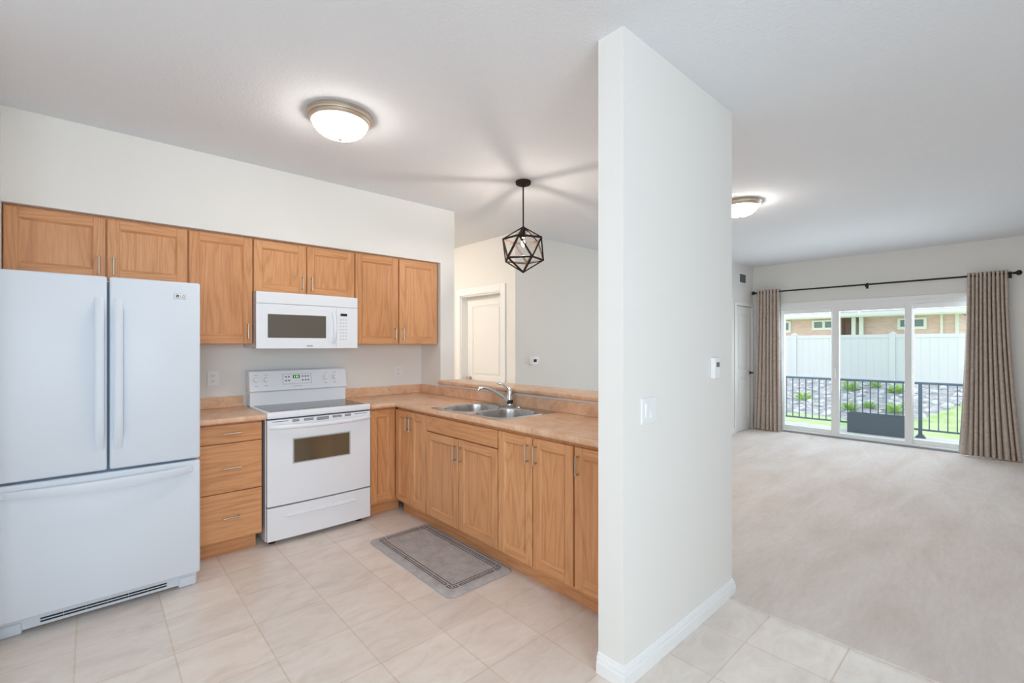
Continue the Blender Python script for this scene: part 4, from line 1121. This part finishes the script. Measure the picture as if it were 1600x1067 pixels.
# ------------------------------------------------------------------ outside
b = B(); box(b, XW + 0.12, 9.62, -1.6, 5.2, -0.17, -0.02, bevel=0.01)
structure('balcony', b, 'deck', 'pale concrete balcony outside the patio door')
rl = thing('railing', 'slate-grey metal balcony railing with thin balusters', 'railing', (9.40, 1.5, -0.02))
b = B(); box(b, 9.375, 9.425, -1.5, 5.1, 0.800, 0.835, bevel=0.006); obj('top_rail', b, 'rail', rl)
b = B(); box(b, 9.385, 9.415, -1.5, 5.1, 0.092, 0.118, bevel=0.003); obj('bottom_rail', b, 'rail', rl)
k = 0
for i in range(-11, 25):
    y = 1.022 + i * 0.1025
    if y < -0.1 or y > 3.3: continue
    if i == 0 or i == 22:
        b = B(); box(b, 9.378, 9.422, y - 0.022, y + 0.022, -0.019, 0.800); prism(b, [(y - 0.065, -0.0195), (y + 0.065, -0.0195), (y + 0.030, 0.03), (y - 0.030, 0.03)], 'x', 9.35, 9.45); obj('post', b, 'rail', rl)
    else:
        b = B(); box(b, 9.393, 9.407, y - 0.007, y + 0.007, 0.115, 0.803); obj('baluster', b, 'rail', rl)
pl = thing('planter', 'long charcoal planter box on the balcony behind the middle pane', 'planter', (9.25, 1.54, -0.02))
b = B()
for x0, x1, y0, y1 in ((9.15, 9.165, 1.18, 1.90), (9.335, 9.35, 1.18, 1.90), (9.165, 9.335, 1.18, 1.195), (9.165, 9.335, 1.885, 1.90)): box(b, x0, x1, y0, y1, -0.0195, 0.30, bevel=0.003)
box(b, 9.165, 9.335, 1.195, 1.885, -0.015, 0.05); obj('box', b, 'planter', pl)
b = B(); box(b, 9.165, 9.335, 1.195, 1.885, 0.05, 0.262); obj('soil', b, 'soil', pl)
b = B()
for y0, y1 in ((1.20, 1.40), (1.44, 1.62), (1.67, 1.88)): box(b, 9.145, 9.16, y0, y1, 0.300, 0.312)
obj('rim_strip', b, 'rail', pl)

def ground(x):                                             # height of the garden away from the balcony
    if x < 12.6: return -0.16 - (x - 9.6) * 0.035
    if x < 16: t_ = (x - 12.6) / 3.4; return -0.265 + 0.62 * t_ * t_ * (1.6 - 0.6 * t_)
    return 0.355
rng = random.Random(5)
def gz(x, y): return ground(x) + (0.10 * max(0, 1.6 - y) * min(1, max(0, (x - 11) / 3)) * 0.6) + 0.02 * math.sin(3 * x + y) * math.sin(2.1 * y)
def terrain(x0, x1, y0, y1, nx, ny, inside):
    b = B(); g_ = [[b.verts.new((x0 + (x1 - x0) * i / nx, y0 + (y1 - y0) * j / ny, gz(x0 + (x1 - x0) * i / nx, y0 + (y1 - y0) * j / ny))) for j in range(ny + 1)] for i in range(nx + 1)]
    for i in range(nx):
        for j in range(ny):
            if inside(x0 + (x1 - x0) * (i + 0.5) / nx, y0 + (y1 - y0) * (j + 0.5) / ny): b.faces.new((g_[i][j], g_[i + 1][j], g_[i + 1][j + 1], g_[i][j + 1]))
    for v in [v for v in b.verts if not v.link_faces]: b.verts.remove(v)
    return b
def is_grass(x, y): return x < 12.7 + (max(0, 1.9 - y) * 1.7) + 0.15 * math.sin(2 * y)
structure('lawn', terrain(9.4, 16.4, -6, 9, 56, 100, is_grass), 'grass', 'bright green lawn below the balcony', smooth=True)
structure('garden_bank', terrain(9.4, 16.4, -6, 9, 56, 100, lambda x, y: not is_grass(x, y)), 'bank', 'grey soil bank rising to the white fence', smooth=True)

# rocks on the bank
rock_meshes = []
for k in range(6):
    b = B(); bmesh.ops.create_icosphere(b, subdivisions=2, radius=1.0)
    q = random.Random(40 + k); dirs = [Vector((q.uniform(-1, 1), q.uniform(-1, 1), q.uniform(-1, 1))).normalized() for _ in range(9)]
    for v in b.verts:
        s = 1.0
        for d in dirs:
            dd = v.co.dot(d)
            if dd > 0.62: s = min(s, 0.62 / dd)
        v.co *= s; v.co.x *= 1.25; v.co.z *= 0.75
    me = bpy.data.meshes.new('rock'); b.to_mesh(me); b.free(); me.materials.append(MT['stone']); rock_meshes.append(me)
n_r = 0; tries = 0
taken = [(14.2, 3.93, .14), (13.6, 2.78, .14), (15.3, 3.10, .14), (14.0, 2.45, .14), (15.3, 2.12, .14), (13.7, 1.93, .14), (15.6, 2.60, .14)]
while n_r < 170 and tries < 9000:
    tries += 1
    x, y = rng.uniform(12.6, 15.9), rng.uniform(0.3, 5.2)
    if is_grass(x, y): continue
    edge = not is_grass(x - 0.55, y)
    if edge and rng.random() < 0.45: continue
    o = bpy.data.objects.new('rock', rock_meshes[n_r % 6]); COL.objects.link(o)
    s = rng.uniform(0.05, 0.115) * (1.15 if not edge else 0.9)
    if any((x - a) ** 2 + (y - c) ** 2 < (1.3 * (s + q_)) ** 2 for a, c, q_ in taken): bpy.data.objects.remove(o); continue
    taken.append((x, y, s))
    o.location = (x, y, gz(x, y) + s * 0.25); o.scale = (s, s, s); o.rotation_euler = (rng.uniform(-.4, .4), rng.uniform(-.4, .4), rng.uniform(0, 6.28))
    tag(o, 'pale rock on the soil bank below the white fence', 'rock', 'rocks on the garden bank'); n_r += 1

def leaf_clump(b, c, r, n, ll, lw_, q, upright=0.6):
    for _ in range(n):
        a = q.uniform(0, 2 * PI); e = q.uniform(0.2, 1.2) if upright else q.uniform(-1.2, 1.2)
        d = Vector((math.cos(a) * math.cos(e), math.sin(a) * math.cos(e), math.sin(e)))
        p = Vector(c) + d * q.uniform(0, r); s = d.cross(Vector((q.uniform(-1, 1), q.uniform(-1, 1), 1))).normalized()
        up = d * ll * q.uniform(0.7, 1.2); w_ = s * lw_
        n_ = d.cross(s) * lw_ * 0.4
        vs_ = [b.verts.new(v) for v in (p, p + up * 0.5 + w_ + n_, p + up, p + up * 0.5 - w_ + n_)]
        b.faces.new((vs_[0], vs_[1], vs_[2])); b.faces.new((vs_[0], vs_[2], vs_[3]))
for px, py, s, lab in ((14.2, 3.93, 1.1, 'bright green plant on the rock bank behind the left pane'), (13.6, 2.78, 1.0, 'yellow-green plant low on the bank left of the planter'), (15.3, 3.10, 1.2, 'leafy plant high on the bank at the left of the middle pane'),
                       (14.0, 2.45, 0.8, 'small green plant on the bank above the planter'), (15.3, 2.12, 1.1, 'leafy plant by the fence at the right of the middle pane'), (13.7, 1.93, 1.1, 'yellow-green plant low on the bank right of the planter'),
                       (15.6, 2.60, 0.8, 'small plant at the fence foot behind the middle balusters')):
    b = B(); leaf_clump(b, (px, py, gz(px, py)), 0.10 * s, 46, 0.17 * s, 0.035 * s, rng)
    tag(obj('garden_plant', b, 'leaf', origin=(px, py, gz(px, py))), lab, 'plant', 'plants on the garden bank')

# fence
fc = thing('fence', 'white vinyl privacy fence at the top of the bank', 'fence', (16.2, 2.0, 0.3))
posts = [-4.9, -2.45, -0.05, 2.33, 4.72, 7.1, 9.4]
for y0, y1 in zip(posts, posts[1:]):
    b = B(); y = y0 + 0.065; n = 13; w_ = (y1 - y0 - 0.13) / n
    for k in range(n): box(b, 16.19 + 0.0, 16.215, y + k * w_ + 0.003, y + (k + 1) * w_ - 0.003, 0.36, 1.62, bevel=0.004, seg=1)
    for k in range(n - 1): box(b, 16.196, 16.209, y + (k + 1) * w_ - 0.004, y + (k + 1) * w_ + 0.004, 0.36, 1.62)
    box(b, 16.175, 16.23, y0 + 0.06, y1 - 0.06, 0.34, 0.48, bevel=0.005); box(b, 16.175, 16.23, y0 + 0.06, y1 - 0.06, 1.60, 1.695, bevel=0.005)
    obj('panel', b, 'fence', fc)
for y in posts:
    b = B(); box(b, 16.14, 16.265, y - 0.064, y + 0.064, 0.2, 1.70)
    o = obj('post', b, 'fence', fc)
    b = B(); box(b, 16.13, 16.275, y - 0.074, y + 0.074, 1.70, 1.725); prism(b, [(y - 0.07, 1.725), (y + 0.07, 1.725), (y, 1.77)], 'x', 16.14, 16.265); obj('cap', b, 'fence', o)
b = B(); box(b, 16.4, 60, -40, 40, -0.2, 0.30); structure('ground_beyond', b, 'grass', 'ground beyond the white fence')

# neighbour house
hs = thing('house', 'red-brick bungalow with white trim beyond the fence', 'house', (26, 6, 0.3))
HX = 24.0
b = B(); box(b, HX, HX + 8, 1.52, 4.43, 0.3, 2.62); box(b, HX + 1.4, HX + 8, 4.43, 5.35, 0.3, 2.62); box(b, HX, HX + 8, 5.35, 14.0, 0.3, 2.62); obj('wall', b, 'brick', hs)
b = B(); prism(b, [(HX - 0.65, 2.66), (HX + 9, 2.66), (HX + 4.2, 4.1)], 'y', 1.0, 14.6); obj('roof', b, 'roof', hs)
b = B(); box(b, HX - 0.68, HX + 0.0, 0.98, 14.6, 2.56, 2.66); box(b, HX - 0.72, HX - 0.66, 0.98, 14.6, 2.60, 2.74, bevel=0.01); obj('eaves', b, 'vinyl', hs, 'white soffit and gutter')
for y0, y1, z0, z1, mid in ((7.13, 8.4, 2.0, 2.50, None), (5.45, 6.28, 2.08, 2.50, 5.83), (2.42, 3.30, 2.04, 2.47, 2.9)):
    b = B()
    for q0, q1, r0, r1 in ((y0, y0 + .09, z0 + .09, z1 - .07), (y1 - .09, y1, z0 + .09, z1 - .07), (y0, y1, z0 - .02, z0 + .09), (y0, y1, z1 - .07, z1)): box(b, HX - 0.06, HX + 0.0, q0, q1, r0, r1)
    if mid: box(b, HX - 0.06, HX, mid - 0.05, mid + 0.05, z0 + .09, z1 - .07)
    fo = obj('window', b, 'vinyl', hs)
    b = B(); box(b, HX - 0.02, HX - 0.001, y0 + .08, y1 - .08, z0 + .08, z1 - .06); obj('pane', b, 'win_dark', fo)
for y in (5.22, 4.70, 4.44):
    b = B(); box(b, HX - 0.30, HX - 0.16, y - 0.07, y + 0.07, 0.3, 2.56); obj('porch_post', b, 'vinyl', hs)
b = B(); box(b, HX + 1.36, HX + 1.40, 4.62, 5.10, 0.3, 2.4); obj('porch_door', b, 'vinyl', hs)
b = B(); box(b, HX - 0.09, HX - 0.001, 1.95, 2.03, 0.3, 2.56, bevel=0.01); obj('downspout', b, 'vinyl', hs)
b = B(); box(b, HX - 0.05, HX, 1.52, 1.62, 0.3, 2.56); obj('corner_board', b, 'vinyl', hs)

tr = thing('tree', 'pale green tree right of the brick house', 'tree', (21.0, 0.05, 0.3))
b = B(); tube(b, [(21.0, 0.05, 0.28), (21.0, 0.08, 1.5), (20.95, 0.0, 2.4), (21.0, 0.05, 3.3)], [0.14, 0.11, 0.09, 0.05], 10)
for k in range(9):
    a = k * 2.4; z = 1.3 + k * 0.18
    tube(b, [(20.98, 0.05, z), (21.0 + 0.5 * math.cos(a), 0.05 + 0.5 * math.sin(a), z + 0.3), (21.0 + 0.95 * math.cos(a), 0.05 + 0.95 * math.sin(a), z + 0.45)], [0.04, 0.03, 0.012], 7)
obj('trunk', b, 'trunk', tr, smooth=True)
b = B()
for k in range(46):
    a = rng.uniform(0, 2 * PI); e = rng.uniform(-1, 1.3); r_ = rng.uniform(0.3, 1.15)
    leaf_clump(b, (21.0 + r_ * math.cos(a) * math.cos(e), 0.05 + r_ * math.sin(a) * math.cos(e), 2.3 + 1.1 * math.sin(e)), 0.28, 34, 0.13, 0.045, rng, 0)
obj('foliage', b, 'tree_leaf', tr)
